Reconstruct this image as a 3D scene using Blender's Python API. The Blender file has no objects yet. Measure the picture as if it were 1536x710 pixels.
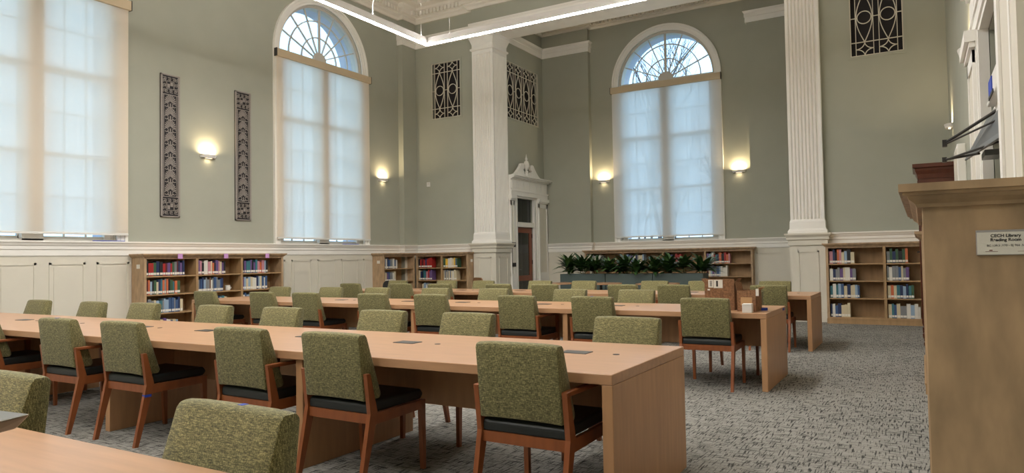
import bpy, bmesh, math, random
from mathutils import Vector, Matrix
PI = math.pi
C = bpy.context.scene.collection
R = random.Random(7)

# ------------------------------------------------------------------ materials
MATS = {}
def srgb(r, g, b):
    f = lambda c: (c/255/12.92) if c/255 <= .04045 else ((c/255+.055)/1.055)**2.4
    return (f(r), f(g), f(b), 1)
def mat(name, col, rough=.6, metal=0, noise=0, nscale=8, bump=0, bscale=40, stretch=(1,1,1), spec=.5):
    if name in MATS: return MATS[name]
    m = bpy.data.materials.new(name); m.use_nodes = True
    nt = m.node_tree; b = nt.nodes['Principled BSDF']
    b.inputs['Base Color'].default_value = col; b.inputs['Roughness'].default_value = rough
    b.inputs['Metallic'].default_value = metal
    b.inputs['Specular IOR Level'].default_value = spec
    tc = nt.nodes.new('ShaderNodeTexCoord'); mp = nt.nodes.new('ShaderNodeMapping')
    mp.inputs['Scale'].default_value = stretch
    nt.links.new(tc.outputs['Object'], mp.inputs['Vector'])
    n = nt.nodes.new('ShaderNodeTexNoise'); n.inputs['Scale'].default_value = nscale; n.inputs['Detail'].default_value = 4
    nt.links.new(mp.outputs[0], n.inputs['Vector'])
    cr = nt.nodes.new('ShaderNodeValToRGB')
    k = max(noise, .02)
    cr.color_ramp.elements[0].position = .3; cr.color_ramp.elements[1].position = .7
    cr.color_ramp.elements[0].color = tuple(c*(1-k) for c in col[:3])+(1,)
    cr.color_ramp.elements[1].color = tuple(min(1, c*(1+k)) for c in col[:3])+(1,)
    nt.links.new(n.outputs['Fac'], cr.inputs['Fac']); nt.links.new(cr.outputs[0], b.inputs['Base Color'])
    if bump:
        n2 = nt.nodes.new('ShaderNodeTexNoise'); n2.inputs['Scale'].default_value = bscale
        nt.links.new(mp.outputs[0], n2.inputs['Vector'])
        bp = nt.nodes.new('ShaderNodeBump'); bp.inputs['Strength'].default_value = bump; bp.inputs['Distance'].default_value = .01
        nt.links.new(n2.outputs['Fac'], bp.inputs['Height']); nt.links.new(bp.outputs[0], b.inputs['Normal'])
    MATS[name] = m
    return m
def emit(name, col, s):
    m = bpy.data.materials.new(name); m.use_nodes = True; nt = m.node_tree
    nt.nodes.remove(nt.nodes['Principled BSDF'])
    e = nt.nodes.new('ShaderNodeEmission'); e.inputs[0].default_value = col; e.inputs[1].default_value = s
    nt.links.new(e.outputs[0], nt.nodes['Material Output'].inputs[0]); MATS[name] = m; return m

SAGE = mat('sage_paint', srgb(166, 168, 154), .85, noise=.03, nscale=2)
CREAM = mat('cream_paint', srgb(214, 209, 195), .6, noise=.02, nscale=3)
WHITE = mat('white_trim_paint', srgb(238, 236, 230), .5, noise=.02, nscale=3)
CEIL = mat('ceiling_paint', srgb(232, 227, 217), .8, noise=.02, nscale=2)
SASHP = mat('window_paint', srgb(205, 200, 190), .5)
STONE = mat('outer_reveal_stone', srgb(196, 200, 214), .8, noise=.05, nscale=6)
MAPLE = mat('maple_veneer', srgb(183, 141, 106), .33, noise=.09, nscale=3, stretch=(1, 9, 9))
MAPLEV = mat('maple_veneer_upright', srgb(186, 142, 102), .4, noise=.09, nscale=3, stretch=(9, 9, 1))
OAK = mat('bookcase_veneer', srgb(168, 136, 97), .5, noise=.12, nscale=4, stretch=(5, 5, .8))
OAKD = mat('bookcase_end_veneer', srgb(172, 144, 112), .5, noise=.22, nscale=7, stretch=(2, 2, .7))
CHERRY = mat('cherry_wood', srgb(140, 79, 43), .38, noise=.15, nscale=6, stretch=(4, 4, .8))
MAHOG = mat('mahogany', srgb(84, 43, 27), .35, noise=.15, nscale=5, stretch=(3, 3, .7))
DOORW = mat('door_wood', srgb(134, 72, 46), .38, noise=.12, nscale=5, stretch=(3, 3, .7))
VINYL = mat('black_vinyl', srgb(34, 38, 38), .42)
BLACK = mat('black_plastic', srgb(22, 21, 23), .5)
DARK = mat('dark_backing', srgb(30, 25, 28), .7)
GREYM = mat('grey_metal', srgb(120, 122, 122), .4, metal=.6)
DMET = mat('dark_metal', srgb(70, 68, 66), .4, metal=.7)
WPLAS = mat('white_plastic', srgb(228, 226, 220), .5)
BLUE = mat('blue_tape', srgb(38, 66, 170), .6)
PLANTER = mat('planter_laminate', srgb(74, 88, 86), .5, noise=.04)
LEAF = mat('leaf', srgb(50, 80, 42), .35, noise=.35, nscale=9)
LEAF2 = mat('leaf_light', srgb(84, 116, 62), .35, noise=.3, nscale=9)
STALK = mat('stalk', srgb(96, 88, 50), .7, noise=.2)
SOIL = mat('soil', srgb(50, 38, 28), .9, noise=.3, nscale=30)
BARK = mat('bark', srgb(92, 86, 92), .9, noise=.2)
BOXC = mat('speckled_cardboard', srgb(134, 96, 66), .8, noise=.35, nscale=60)
BOXL = mat('plain_cardboard', srgb(190, 150, 105), .8, noise=.05)
ORNG = mat('grille_iron', srgb(150, 142, 136), .5, metal=.1, noise=.15, nscale=60)
ORND = mat('grille_dark', srgb(28, 24, 27), .6)
HEADER = mat('blind_header', srgb(198, 180, 150), .6)
LILAC = mat('lilac_paper', srgb(200, 150, 205), .7)
PAPER = mat('paper_label', srgb(225, 220, 210), .7)
INK = mat('ink', srgb(40, 36, 36), .7)
INKR = mat('ink_red', srgb(120, 60, 60), .7)
ACRYL = mat('sign_frame', srgb(165, 160, 158), .25)
BROWNC = mat('brown_chair_shell', srgb(128, 92, 58), .5, noise=.1)
OBJG = mat('object_grey', srgb(98, 95, 84), .35, noise=.05)
GROUND = mat('outdoor_ground', srgb(120, 122, 110), .9, noise=.2)
HOUSEW = mat('led_housing', srgb(205, 202, 198), .4)

def fabric():
    m = bpy.data.materials.new('olive_tweed'); m.use_nodes = True; nt = m.node_tree; b = nt.nodes['Principled BSDF']
    b.inputs['Roughness'].default_value = .85
    b.inputs['Sheen Weight'].default_value = .15
    tc = nt.nodes.new('ShaderNodeTexCoord')
    def nz(st, sc):
        mp = nt.nodes.new('ShaderNodeMapping'); mp.inputs['Scale'].default_value = st
        nt.links.new(tc.outputs['Object'], mp.inputs['Vector'])
        n = nt.nodes.new('ShaderNodeTexNoise'); n.inputs['Scale'].default_value = sc; n.inputs['Detail'].default_value = 3
        nt.links.new(mp.outputs[0], n.inputs['Vector']); return n
    a = nz((1, 8, 8), 45); c = nz((7, 7, 1), 60)
    mx = nt.nodes.new('ShaderNodeMath'); mx.operation = 'ADD'
    nt.links.new(a.outputs['Fac'], mx.inputs[0]); nt.links.new(c.outputs['Fac'], mx.inputs[1])
    cr = nt.nodes.new('ShaderNodeValToRGB'); e = cr.color_ramp.elements
    fl = nz((1.0, 7, 7), 38); pw_ = nt.nodes.new('ShaderNodeMapRange'); pw_.inputs[1].default_value = .60; pw_.inputs[2].default_value = .72; pw_.inputs[4].default_value = .22
    nt.links.new(fl.outputs['Fac'], pw_.inputs[0])
    ad = nt.nodes.new('ShaderNodeMath'); ad.operation = 'ADD'; nt.links.new(mx.outputs[0], ad.inputs[0]); nt.links.new(pw_.outputs[0], ad.inputs[1])
    dv = nt.nodes.new('ShaderNodeMath'); dv.operation = 'MULTIPLY'; dv.inputs[1].default_value = .5
    nt.links.new(ad.outputs[0], dv.inputs[0]); nt.links.new(dv.outputs[0], cr.inputs[0])
    e[0].position = .36; e[0].color = srgb(66, 64, 40); e[1].position = .66; e[1].color = srgb(178, 168, 116)
    x = cr.color_ramp.elements.new(.5); x.color = srgb(107, 102, 63)
    nt.links.new(cr.outputs[0], b.inputs['Base Color'])
    bp = nt.nodes.new('ShaderNodeBump'); bp.inputs['Strength'].default_value = .25; bp.inputs['Distance'].default_value = .004
    nt.links.new(dv.outputs[0], bp.inputs['Height']); nt.links.new(bp.outputs[0], b.inputs['Normal'])
    return m
FABRIC = fabric()
def carpet():
    m = bpy.data.materials.new('woven_carpet'); m.use_nodes = True; nt = m.node_tree; b = nt.nodes['Principled BSDF']
    b.inputs['Roughness'].default_value = .95; b.inputs['Specular IOR Level'].default_value = .1
    tc = nt.nodes.new('ShaderNodeTexCoord')
    def nz(st, sc, det=2):
        mp = nt.nodes.new('ShaderNodeMapping'); mp.inputs['Scale'].default_value = st
        nt.links.new(tc.outputs['Object'], mp.inputs['Vector'])
        n = nt.nodes.new('ShaderNodeTexNoise'); n.inputs['Scale'].default_value = sc; n.inputs['Detail'].default_value = det
        nt.links.new(mp.outputs[0], n.inputs['Vector']); return n.outputs['Fac']
    def op(o, x, y):
        n = nt.nodes.new('ShaderNodeMath'); n.operation = o
        for i, v in enumerate((x, y)):
            if isinstance(v, (int, float)): n.inputs[i].default_value = v
            else: nt.links.new(v, n.inputs[i])
        return n.outputs[0]
    h = nz((5, 62, 1), 1.45, 1); v = nz((62, 6, 1), 1.45, 1); f = nz((1, 1, 1), 90); big = nz((1, 1, 1), 1.1)
    s = op('MAXIMUM', h, v)
    s = op('ADD', s, op('MULTIPLY', op('SUBTRACT', f, .5), .22))
    s = op('ADD', s, op('MULTIPLY', op('SUBTRACT', big, .5), .12))
    cr = nt.nodes.new('ShaderNodeValToRGB'); e = cr.color_ramp.elements
    e[0].position = .525; e[0].color = srgb(148, 146, 140); e[1].position = .66; e[1].color = srgb(62, 62, 60)
    x = cr.color_ramp.elements.new(.585); x.color = srgb(120, 118, 113)
    nt.links.new(s, cr.inputs[0]); nt.links.new(cr.outputs[0], b.inputs['Base Color'])
    bp = nt.nodes.new('ShaderNodeBump'); bp.inputs['Strength'].default_value = .3; bp.inputs['Distance'].default_value = .006
    nt.links.new(s, bp.inputs['Height']); nt.links.new(bp.outputs[0], b.inputs['Normal'])
    return m
CARPET = carpet()
def glass(name, tint, k=.9):
    m = bpy.data.materials.new(name); m.use_nodes = True; nt = m.node_tree
    nt.nodes.remove(nt.nodes['Principled BSDF'])
    t = nt.nodes.new('ShaderNodeBsdfTransparent'); t.inputs[0].default_value = tint
    g = nt.nodes.new('ShaderNodeBsdfGlossy'); g.inputs['Roughness'].default_value = .03
    x = nt.nodes.new('ShaderNodeMixShader'); x.inputs[0].default_value = 1-k
    nt.links.new(t.outputs[0], x.inputs[1]); nt.links.new(g.outputs[0], x.inputs[2])
    nt.links.new(x.outputs[0], nt.nodes['Material Output'].inputs[0]); return m
GLASS = glass('window_glass', (.93, .97, 1, 1), .94)
DGLASS = glass('door_glass', (.55, .56, .56, 1), .9)
def shade(name, col):
    m = bpy.data.materials.new(name); m.use_nodes = True; nt = m.node_tree
    nt.nodes.remove(nt.nodes['Principled BSDF'])
    d = nt.nodes.new('ShaderNodeBsdfDiffuse'); d.inputs[0].default_value = col
    t = nt.nodes.new('ShaderNodeBsdfTranslucent'); t.inputs[0].default_value = col
    p = nt.nodes.new('ShaderNodeBsdfTransparent')
    a = nt.nodes.new('ShaderNodeMixShader'); a.inputs[0].default_value = .68
    nt.links.new(d.outputs[0], a.inputs[1]); nt.links.new(t.outputs[0], a.inputs[2])
    x = nt.nodes.new('ShaderNodeMixShader'); x.inputs[0].default_value = .06
    nt.links.new(a.outputs[0], x.inputs[1]); nt.links.new(p.outputs[0], x.inputs[2])
    nt.links.new(x.outputs[0], nt.nodes['Material Output'].inputs[0]); return m
SHADE = shade('shade_fabric_warm_lit', srgb(250, 240, 226))  # warm room light on the left blinds put into the fabric colour
SHADEC = shade('shade_fabric_cool_lit', srgb(244, 242, 238))  # cooler copy of the same fabric, imitating bluer daylight on the alcove blind
LED = emit('led_diffuser', (1, .965, .925, 1), 122)
CEIL_FILL = emit('ceiling_fill_emitter', (1, .965, .925, 1), 90)  # unseen emitter added to brighten the ceiling
LENS = emit('sconce_lens', (1, .8, .55, 1), 3)
BULB = emit('sconce_bulb', (1, .78, .5, 1), 22)

# ------------------------------------------------------------------ mesh helpers
class MB:
    def __init__(s): s.v = []; s.f = []; s.m = []
    def add(s, vs, fs, m=0):
        o = len(s.v); s.v += [tuple(v) for v in vs]
        for f in fs: s.f.append(tuple(o+i for i in f)); s.m.append(m)
    def box(s, x0, x1, y0, y1, z0, z1, m=0):
        s.hexa([(x0,y0,z0),(x1,y0,z0),(x1,y1,z0),(x0,y1,z0),(x0,y0,z1),(x1,y0,z1),(x1,y1,z1),(x0,y1,z1)], m)
    def hexa(s, p, m=0):
        s.add(p, [(0,3,2,1),(4,5,6,7),(0,1,5,4),(1,2,6,5),(2,3,7,6),(3,0,4,7)], m)
    def bar(s, a, b, w, h, up=(0,0,1), m=0, w2=None, h2=None):
        a = Vector(a); b = Vector(b); d = (b-a).normalized(); u = Vector(up)
        x = d.cross(u).normalized(); u = x.cross(d)
        w2 = w if w2 is None else w2; h2 = h if h2 is None else h2
        q = [a-x*w/2-u*h/2, a+x*w/2-u*h/2, a+x*w/2+u*h/2, a-x*w/2+u*h/2, b-x*w2/2-u*h2/2, b+x*w2/2-u*h2/2, b+x*w2/2+u*h2/2, b-x*w2/2+u*h2/2]
        s.add(q, [(0,1,2,3),(7,6,5,4),(0,4,5,1),(1,5,6,2),(2,6,7,3),(3,7,4,0)], m)
    def tube(s, pts, r, n=6, m=0, closed=False):
        pts = [Vector(p) for p in pts]; k = len(pts); rr = r if isinstance(r, (list, tuple)) else [r]*k
        vs = []; ref = None
        for i, p in enumerate(pts):
            if closed: d = pts[(i+1) % k]-pts[i-1]
            else: d = pts[min(i+1, k-1)]-pts[max(i-1, 0)]
            d.normalize()
            if ref is None: ref = Vector((0,0,1)) if abs(d.z) < .9 else Vector((1,0,0))
            x = d.cross(ref)
            if x.length < 1e-4: x = d.orthogonal()
            x.normalize(); y = d.cross(x); ref = -y if False else ref
            for j in range(n):
                a = 2*PI*j/n+PI/n; vs.append(p+x*math.cos(a)*rr[i]+y*math.sin(a)*rr[i])
        fs = []
        for i in range(k if closed else k-1):
            for j in range(n):
                a = i*n+j; b = i*n+(j+1) % n; c = ((i+1) % k)*n
                fs.append((a, b, c+(j+1) % n, c+j))
        if not closed: fs += [tuple(range(n))[::-1], tuple((k-1)*n+j for j in range(n))]
        s.add(vs, fs, m)
    def lathe(s, prof, cx=0, cy=0, n=24, m=0):
        vs = []; k = len(prof)
        for r, z in prof:
            for j in range(n): a = 2*PI*j/n; vs.append((cx+r*math.cos(a), cy+r*math.sin(a), z))
        fs = [(i*n+j, i*n+(j+1) % n, (i+1)*n+(j+1) % n, (i+1)*n+j) for i in range(k-1) for j in range(n)]
        fs += [tuple(range(n))[::-1], tuple((k-1)*n+j for j in range(n))]
        s.add(vs, fs, m)
    def prism(s, poly, axis, a, b, m=0):
        # poly: 2-D points in the two remaining axes, extruded along axis from a to b
        def P(p, t): return {'x': (t, p[0], p[1]), 'y': (p[0], t, p[1]), 'z': (p[0], p[1], t)}[axis]
        n = len(poly); vs = [P(p, a) for p in poly]+[P(p, b) for p in poly]
        s.add(vs, [tuple(range(n)), tuple(range(n, 2*n))[::-1]]+[(i, n+i, n+(i+1) % n, (i+1) % n) for i in range(n)], m)
    def sweep(s, path, prof, closed=False, m=0, caps=True):
        # prof: (offset to the left of the path, z)
        n = len(path); k = len(prof); vs = []
        P = [Vector(p) for p in path]
        for i in range(n):
            if closed or 0 < i < n-1:
                d0 = (P[i]-P[i-1]).normalized(); d1 = (P[(i+1) % n]-P[i]).normalized()
            elif i == 0: d0 = d1 = (P[1]-P[0]).normalized()
            else: d0 = d1 = (P[-1]-P[-2]).normalized()
            n0 = Vector((-d0.y, d0.x)); n1 = Vector((-d1.y, d1.x))
            b = (n0+n1); b = b/(max(b.dot(n0), 1e-6))
            for o, z in prof: q = P[i]+b*o; vs.append((q.x, q.y, z))
        fs = []
        for i in range(n if closed else n-1):
            j = (i+1) % n
            for t in range(k):
                u = (t+1) % k; fs.append((i*k+t, j*k+t, j*k+u, i*k+u))
        if not closed and caps: fs += [tuple(range(k)), tuple((n-1)*k+t for t in range(k))[::-1]]
        s.add(vs, fs, m)
    def arch(s, prof, a, z0, zs, n=32, m=0, closed_bottom=False):
        # prof: (radial offset from a, y); path: left jamb, half circle, right jamb
        rows = []
        for o, y in prof:
            r = a+o; row = [(-r, y, z0), (-r, y, zs)]
            row += [(-r*math.cos(PI*i/n), y, zs+r*math.sin(PI*i/n)) for i in range(1, n)]
            row += [(r, y, zs), (r, y, z0)]; rows.append(row)
        k = len(prof); L = len(rows[0]); vs = [p for row in rows for p in row]
        fs = [(t*L+i, t*L+i+1, ((t+1) % k)*L+i+1, ((t+1) % k)*L+i) for t in range(k) for i in range(L-1)]
        fs += [tuple(t*L for t in range(k)), tuple(t*L+L-1 for t in range(k))]
        s.add(vs, fs, m)
    def build(s, name, mats, parent=None, loc=(0,0,0), rz=0, bevel=0, smooth=False, seg=2, wn=False):
        me = bpy.data.meshes.new(name); me.from_pydata(s.v, [], s.f)
        if not isinstance(mats, (list, tuple)): mats = [mats]
        for m in mats: me.materials.append(m)
        for p, i in zip(me.polygons, s.m): p.material_index = i
        bm = bmesh.new(); bm.from_mesh(me)
        bmesh.ops.recalc_face_normals(bm, faces=bm.faces)
        if bevel:
            es = [e for e in bm.edges if len(e.link_faces) == 2 and e.calc_face_angle(0) > .5]
            bmesh.ops.bevel(bm, geom=es, offset=bevel, segments=seg, profile=.5, affect='EDGES', clamp_overlap=True)
        if smooth:
            for f in bm.faces: f.smooth = True
            for e in bm.edges:
                if len(e.link_faces) == 2 and e.calc_face_angle(0) > .7: e.smooth = False
        bm.to_mesh(me); bm.free()
        o = bpy.data.objects.new(name, me); C.objects.link(o)
        o.location = loc; o.rotation_euler = (0, 0, rz)
        if parent: o.parent = parent
        return o
def tag(o, label, cat, group=None):
    o['label'] = label; o['category'] = cat
    if group: o['group'] = group
    return o
def thing(name, label, cat, loc=(0,0,0), rz=0, group=None):
    o = bpy.data.objects.new(name, None); C.objects.link(o); o.location = loc; o.rotation_euler = (0,0,rz)
    o.empty_display_size = .1
    return tag(o, label, cat, group)
def struct(o):
    o['kind'] = 'structure'; return o
def sroot(name, loc=(0,0,0), rz=0):
    o = bpy.data.objects.new(name, None); C.objects.link(o); o.location = loc; o.rotation_euler = (0,0,rz); return struct(o)
def dup(root, name, loc, rz, label, group=None):
    r = root.copy(); C.objects.link(r); r.name = name; r.location = loc; r.rotation_euler = (0,0,rz); r['label'] = label
    if group: r['group'] = group
    for ch in list(root.children):
        c = ch.copy(); C.objects.link(c); c.parent = r
        for g in ch.children:
            d = g.copy(); C.objects.link(d); d.parent = c
    return r

# ------------------------------------------------------------------ plan
XL, XR, YF, YB = -11.6, .5, 14.59, -4.5          # main hall
AX0, AX1, AY = -9.02, -2.10, 17.35               # alcove
ZC, ZCA = 8.15, 8.05
ZR = 1.70                                        # top of the dado rail
OP_A, OP_Z0, OP_ZS = 1.27, 1.70, 5.84            # window opening half width, sill, spring line

def wall_mesh(u0, u1, z0, z1, ops, T, m=0):
    """wall in local x/z, interior face y=0, outer face y=T; ops: dict(u, a, z0, z1, arch, d)"""
    b = MB()
    def quad(x0, x1, a, c, y): b.add([(x0,y,a),(x1,y,a),(x1,y,c),(x0,y,c)], [(0,1,2,3)], m)
    for y in (0, T):
        x = u0
        for o in sorted(ops, key=lambda o: o['u']):
            if y == T and not o.get('through', True): continue
            l, r = o['u']-o['a'], o['u']+o['a']
            quad(x, l, z0, z1, y)
            if o['z0'] > z0: quad(l, r, z0, o['z0'], y)
            if o.get('arch'):
                n = 32; P = [(o['u']-o['a']*math.cos(PI*i/n), o['z1']+o['a']*math.sin(PI*i/n)) for i in range(n+1)]
                for p, q in zip(P, P[1:]): b.add([(p[0],y,p[1]),(q[0],y,q[1]),(q[0],y,z1),(p[0],y,z1)], [(0,1,2,3)], m)
            else: quad(l, r, o['z1'], z1, y)
            x = r
        quad(x, u1, z0, z1, y)
    for o in ops:
        l, r = o['u']-o['a'], o['u']+o['a']; d = o.get('d', T)
        P = [(l, o['z0']), (l, o['z1'])]
        if o.get('arch'):
            n = 32; P += [(o['u']-o['a']*math.cos(PI*i/n), o['z1']+o['a']*math.sin(PI*i/n)) for i in range(1, n)]
        P += [(r, o['z1']), (r, o['z0'])]
        for p, q in zip(P, P[1:]+P[:1]): b.add([(p[0],0,p[1]),(q[0],0,q[1]),(q[0],d,q[1]),(p[0],d,p[1])], [(0,1,2,3)], m)
    for (p, q) in (((u0,z0),(u1,z0)),((u1,z0),(u1,z1)),((u1,z1),(u0,z1)),((u0,z1),(u0,z0))):
        b.add([(p[0],0,p[1]),(q[0],0,q[1]),(q[0],T,q[1]),(p[0],T,p[1])], [(0,1,2,3)], m)
    return b

# floor, outside ground
b = MB(); b.box(XL-.6, XR+.3, YB-.3, YF+.3, -.15, 0); b.box(AX0-.1, AX1+.1, YF+.3, AY+.5, -.15, 0)
struct(b.build('floor', CARPET))
b = MB(); b.box(-60, 45, 20, 80, -.7, -.6); b.box(-70, -14, -40, 20, -.7, -.6)
struct(b.build('ground', GROUND))

# walls -------------------------------------------------
WIN_Y = (5.43, 11.42)
ops = [dict(u=y, a=OP_A, z0=OP_Z0, z1=OP_ZS, arch=True) for y in WIN_Y]
struct(wall_mesh(YB, YF, 0, 8.6, ops, .3).build('wall_left', SAGE, loc=(XL, 0, 0), rz=PI/2))
b = MB(); b.box(XL, XL+.16, 14.05, YF, 0, 8.4); struct(b.build('wall_left_pilaster', SAGE))
# front sections of the hall, with grille openings
struct(wall_mesh(XL-.3, -9.5, 0, 8.6, [dict(u=-10.465, a=.455, z0=4.97, z1=6.43, d=.14)], .5).build('wall_front_left', SAGE, loc=(0, YF, 0)))
struct(wall_mesh(-1.75, XR+.3, 0, 8.6, [dict(u=-.6, a=.44, z0=5.01, z1=6.47, d=.14)], .5).build('wall_front_right', SAGE, loc=(0, YF, 0)))
# alcove walls
struct(wall_mesh(14.9, AY+.3, 0, 8.6, [dict(u=15.99, a=.45, z0=0, z1=2.87), dict(u=16.1, a=.001, z0=3.2, z1=3.21)][:1], .3).build('wall_alcove_left', SAGE, loc=(AX0, 0, 0), rz=PI/2)) if False else None
ab = wall_mesh(14.9, AY+.3, 0, 4.5, [dict(u=15.99, a=.45, z0=0, z1=2.87)], .3)
ab2 = wall_mesh(14.9, AY+.3, 4.5, 8.6, [dict(u=16.08, a=.86, z0=4.93, z1=6.40, d=.14)], .3)
ab.add(ab2.v, ab2.f, 0)
struct(ab.build('wall_alcove_left', SAGE, loc=(AX0, 0, 0), rz=PI/2))
b = MB(); b.box(AX1, AX1+.3, 14.9, AY+.3, 0, 8.6); struct(b.build('wall_alcove_right', SAGE))
struct(wall_mesh(AX0-.3, AX1+.3, 0, 8.6, [dict(u=-5.55, a=OP_A, z0=OP_Z0, z1=OP_ZS, arch=True)], .3).build('wall_back', SAGE, loc=(0, AY, 0)))
b = MB(); b.box(AX0, -7.62, AY-.15, AY, 0, 8.4); struct(b.build('wall_back_left_pilaster', SAGE))
b = MB(); b.box(-3.46, AX1, AY-.15, AY, 0, 8.4); struct(b.build('wall_back_right_pilaster', SAGE))
# right wall with the door opening
struct(wall_mesh(-YF-.3, -YB, 0, 8.6, [dict(u=-5.65, a=.75, z0=0, z1=2.98)], .3).build('wall_right', SAGE, loc=(XR, 0, 0), rz=-PI/2))
b = MB(); b.box(XL-.3, XR+.3, YB-.3, YB, 0, 8.6); struct(b.build('wall_rear', SAGE))
# dark rooms behind the two doors
b = MB()
for (x0, x1, y0, y1) in ((AX0-2.3, AX0-.3, 15.2, 16.9),):
    b.box(x0, x1, y0-.1, y0, 0, 3); b.box(x0, x1, y1, y1+.1, 0, 3); b.box(x0-.1, x0, y0-.1, y1+.1, 0, 3); b.box(x0, x1, y0, y1, 3, 3.1); b.box(x0, x1+.3, y0, y1, -.1, .0)
struct(b.build('wall_corridor', CREAM))
b = MB(); x0, x1, y0, y1 = XR+.3, XR+2.3, 4.4, 7.0
b.box(x0, x1, y0-.1, y0, 0, 3); b.box(x0, x1, y1, y1+.1, 0, 3); b.box(x1, x1+.1, y0-.1, y1+.1, 0, 3); b.box(x0, x1, y0, y1, 3, 3.1); b.box(x0-.3, x1, y0, y1, -.1, .0)
struct(b.build('wall_lobby', CREAM))

# beam over the alcove opening
b = MB(); b.box(-9.56, -1.55, YF-.13, 15.15, 6.92, 8.3, 0)
struct(b.build('wall_beam', SAGE))
b = MB(); b.box(-9.6, -1.51, YF-.17, 15.18, 6.90, 7.19)
b.box(-9.62, -1.49, YF-.19, 15.2, 7.15, 7.2)
struct(b.build('trim_beam', WHITE))

# ceilings: flat soffit, coffer risers, raised centre
def ceiling(name, x0, x1, y0, y1, z, ins, up):
    b = MB(); t = .12
    b.box(x0-.4, x0+ins, y0-.4, y1+.4, z, z+t); b.box(x1-ins, x1+.4, y0-.4, y1+.4, z, z+t)
    b.box(x0+ins, x1-ins, y0-.4, y0+ins, z, z+t); b.box(x0+ins, x1-ins, y1-ins, y1+.4, z, z+t)
    b.box(x0+ins-.1, x1-ins+.1, y0+ins-.1, y1-ins+.1, z+up, z+up+t)
    p = [(x0+ins, y0+ins), (x1-ins, y0+ins), (x1-ins, y1-ins), (x0+ins, y1-ins)]
    b.sweep(p, [(0, z-.03), (.05, z-.03), (.07, z+.03), (.12, z+.08), (.14, z+.15), (.22, z+.2), (.24, z+up), (-.1, z+up), (-.1, z)], closed=True)
    return struct(b.build(name, CEIL))
ceiling('ceiling', XL, XR, YB, YF, ZC, 1.25, .38)
ceiling('ceiling_alcove', AX0, AX1, 15.15, AY, ZCA, .95, .2)

# cornices with dentils
HALL = [(XL, YB), (XR, YB), (XR, YF), (-1.51, YF), (-1.51, YF-.13), (-9.6, YF-.13), (-9.6, YF), (XL+.16, YF), (XL+.16, 14.05), (XL, 14.05)]
ALC = [(AX0, 15.15), (AX1, 15.15), (AX1, AY-.15), (-3.46, AY-.15), (-3.46, AY), (-7.62, AY), (-7.62, AY-.15), (AX0, AY-.15)]
def cornice(name, path, z0, z1, dl=.25):
    h = z1-z0; b = MB(); e0 = dl-.01; e1 = dl+.19
    b.sweep(path, [(0, z0), (.05, z0), (.07, z0+e0*.4*h), (.12, z0+e0*.6*h), (.12, z0+e0*.9*h), (.16, z0+e0*h), (.16, z0+e1*h), (.22, z0+.5*h), (.24, z0+.58*h), (.40, z0+.62*h), (.42, z0+.78*h), (.48, z0+.86*h), (.54, z1), (0, z1)], closed=True, m=0)
    P = [Vector(p) for p in path]; n = len(P)
    for i in range(n):
        a, c = P[i], P[(i+1) % n]; L = (c-a).length; d = (c-a)/L; nn = Vector((-d.y, d.x))
        if d.x*0 + (a.y+c.y)/2 < 0 and abs(d.x) > .5: continue
        k = int((L-.3)/.115)
        for j in range(k):
            t = (L-k*.115)/2+j*.115+.02; q = a+d*t
            if q.y < 3 : continue
            p0 = q+nn*.15; p1 = p0+d*.075; p2 = p1+nn*.075; p3 = p0+nn*.075
            b.hexa([(p.x, p.y, z0+dl*h) for p in (p0, p1, p2, p3)]+[(p.x, p.y, z0+(dl+.18)*h) for p in (p0, p1, p2, p3)])
            q2 = q+d*.0375
            if j % 2 == 0:
                e = q2+nn*.24; b.hexa([((e+d*sx*.03+nn*sy).x, (e+d*sx*.03+nn*sy).y, z0+zz*h) for zz in (.63, .76) for sx, sy in ((-1, 0), (1, 0), (1, .2), (-1, .2))])
    return struct(b.build(name, CEIL))
cornice('trim_cornice', HALL, 7.56, ZC)
cornice('trim_cornice_alcove', ALC, 7.5, ZCA, .14)

# white bands at capital height
BAND = lambda z0, z1: [(0, z0), (.03, z0), (.03, z0+.12), (.045, z0+.13), (.045, z1-.05), (.08, z1), (0, z1)]
b = MB(); b.sweep([(-9.56, YF), (XL+.16, YF), (XL+.16, 14.05), (XL, 14.05)], BAND(6.90, 7.19)); struct(b.build('trim_band_left', WHITE))
b = MB(); b.sweep([(-7.62, AY), (-7.62, AY-.15), (AX0, AY-.15), (AX0, 15.15)], BAND(6.88, 7.15)); struct(b.build('trim_band_alcove_left', WHITE))
b = MB(); b.sweep([(AX1, 15.15), (AX1, AY-.15), (-3.46, AY-.15), (-3.46, AY)], BAND(6.88, 7.15)); struct(b.build('trim_band_alcove_right', WHITE))
b = MB(); b.sweep([(XR, 10), (XR, YF), (-1.5, YF)], BAND(6.90, 7.19)); struct(b.build('trim_band_right', WHITE))

# dado rail
RAIL = [(0, 1.46), (.022, 1.46), (.03, 1.475), (.03, 1.555), (.045, 1.57), (.045, 1.615), (.06, 1.63), (.075, 1.665), (.09, 1.675), (.09, ZR), (0, ZR)]
BASE = [(0, 0), (.03, 0), (.03, .16), (.018, .2), (0, .21)]
WL = [(-9.57, YF), (XL+.16, YF), (XL+.16, 14.05), (XL, 14.05), (XL, YB)]
WR = [(XR, 8.0), (XR, YF), (-1.57, YF)]
WAl = [(-3.46, AY), (-7.62, AY), (-7.62, AY-.15), (AX0, AY-.15), (AX0, 17.22)]
WAr = [(AX1, 15.15), (AX1, AY-.15), (-3.46, AY-.15), (-3.46, AY)]
for i, p in enumerate((WL, WR, WAl, WAr)):
    n = ('left', 'right', 'alcove', 'alcove_right')[i]
    b = MB(); b.sweep(p, RAIL); struct(b.build('trim_rail_'+n, WHITE))
    b = MB(); b.sweep(p, BASE); struct(b.build('baseboard_'+n, WHITE))
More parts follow.
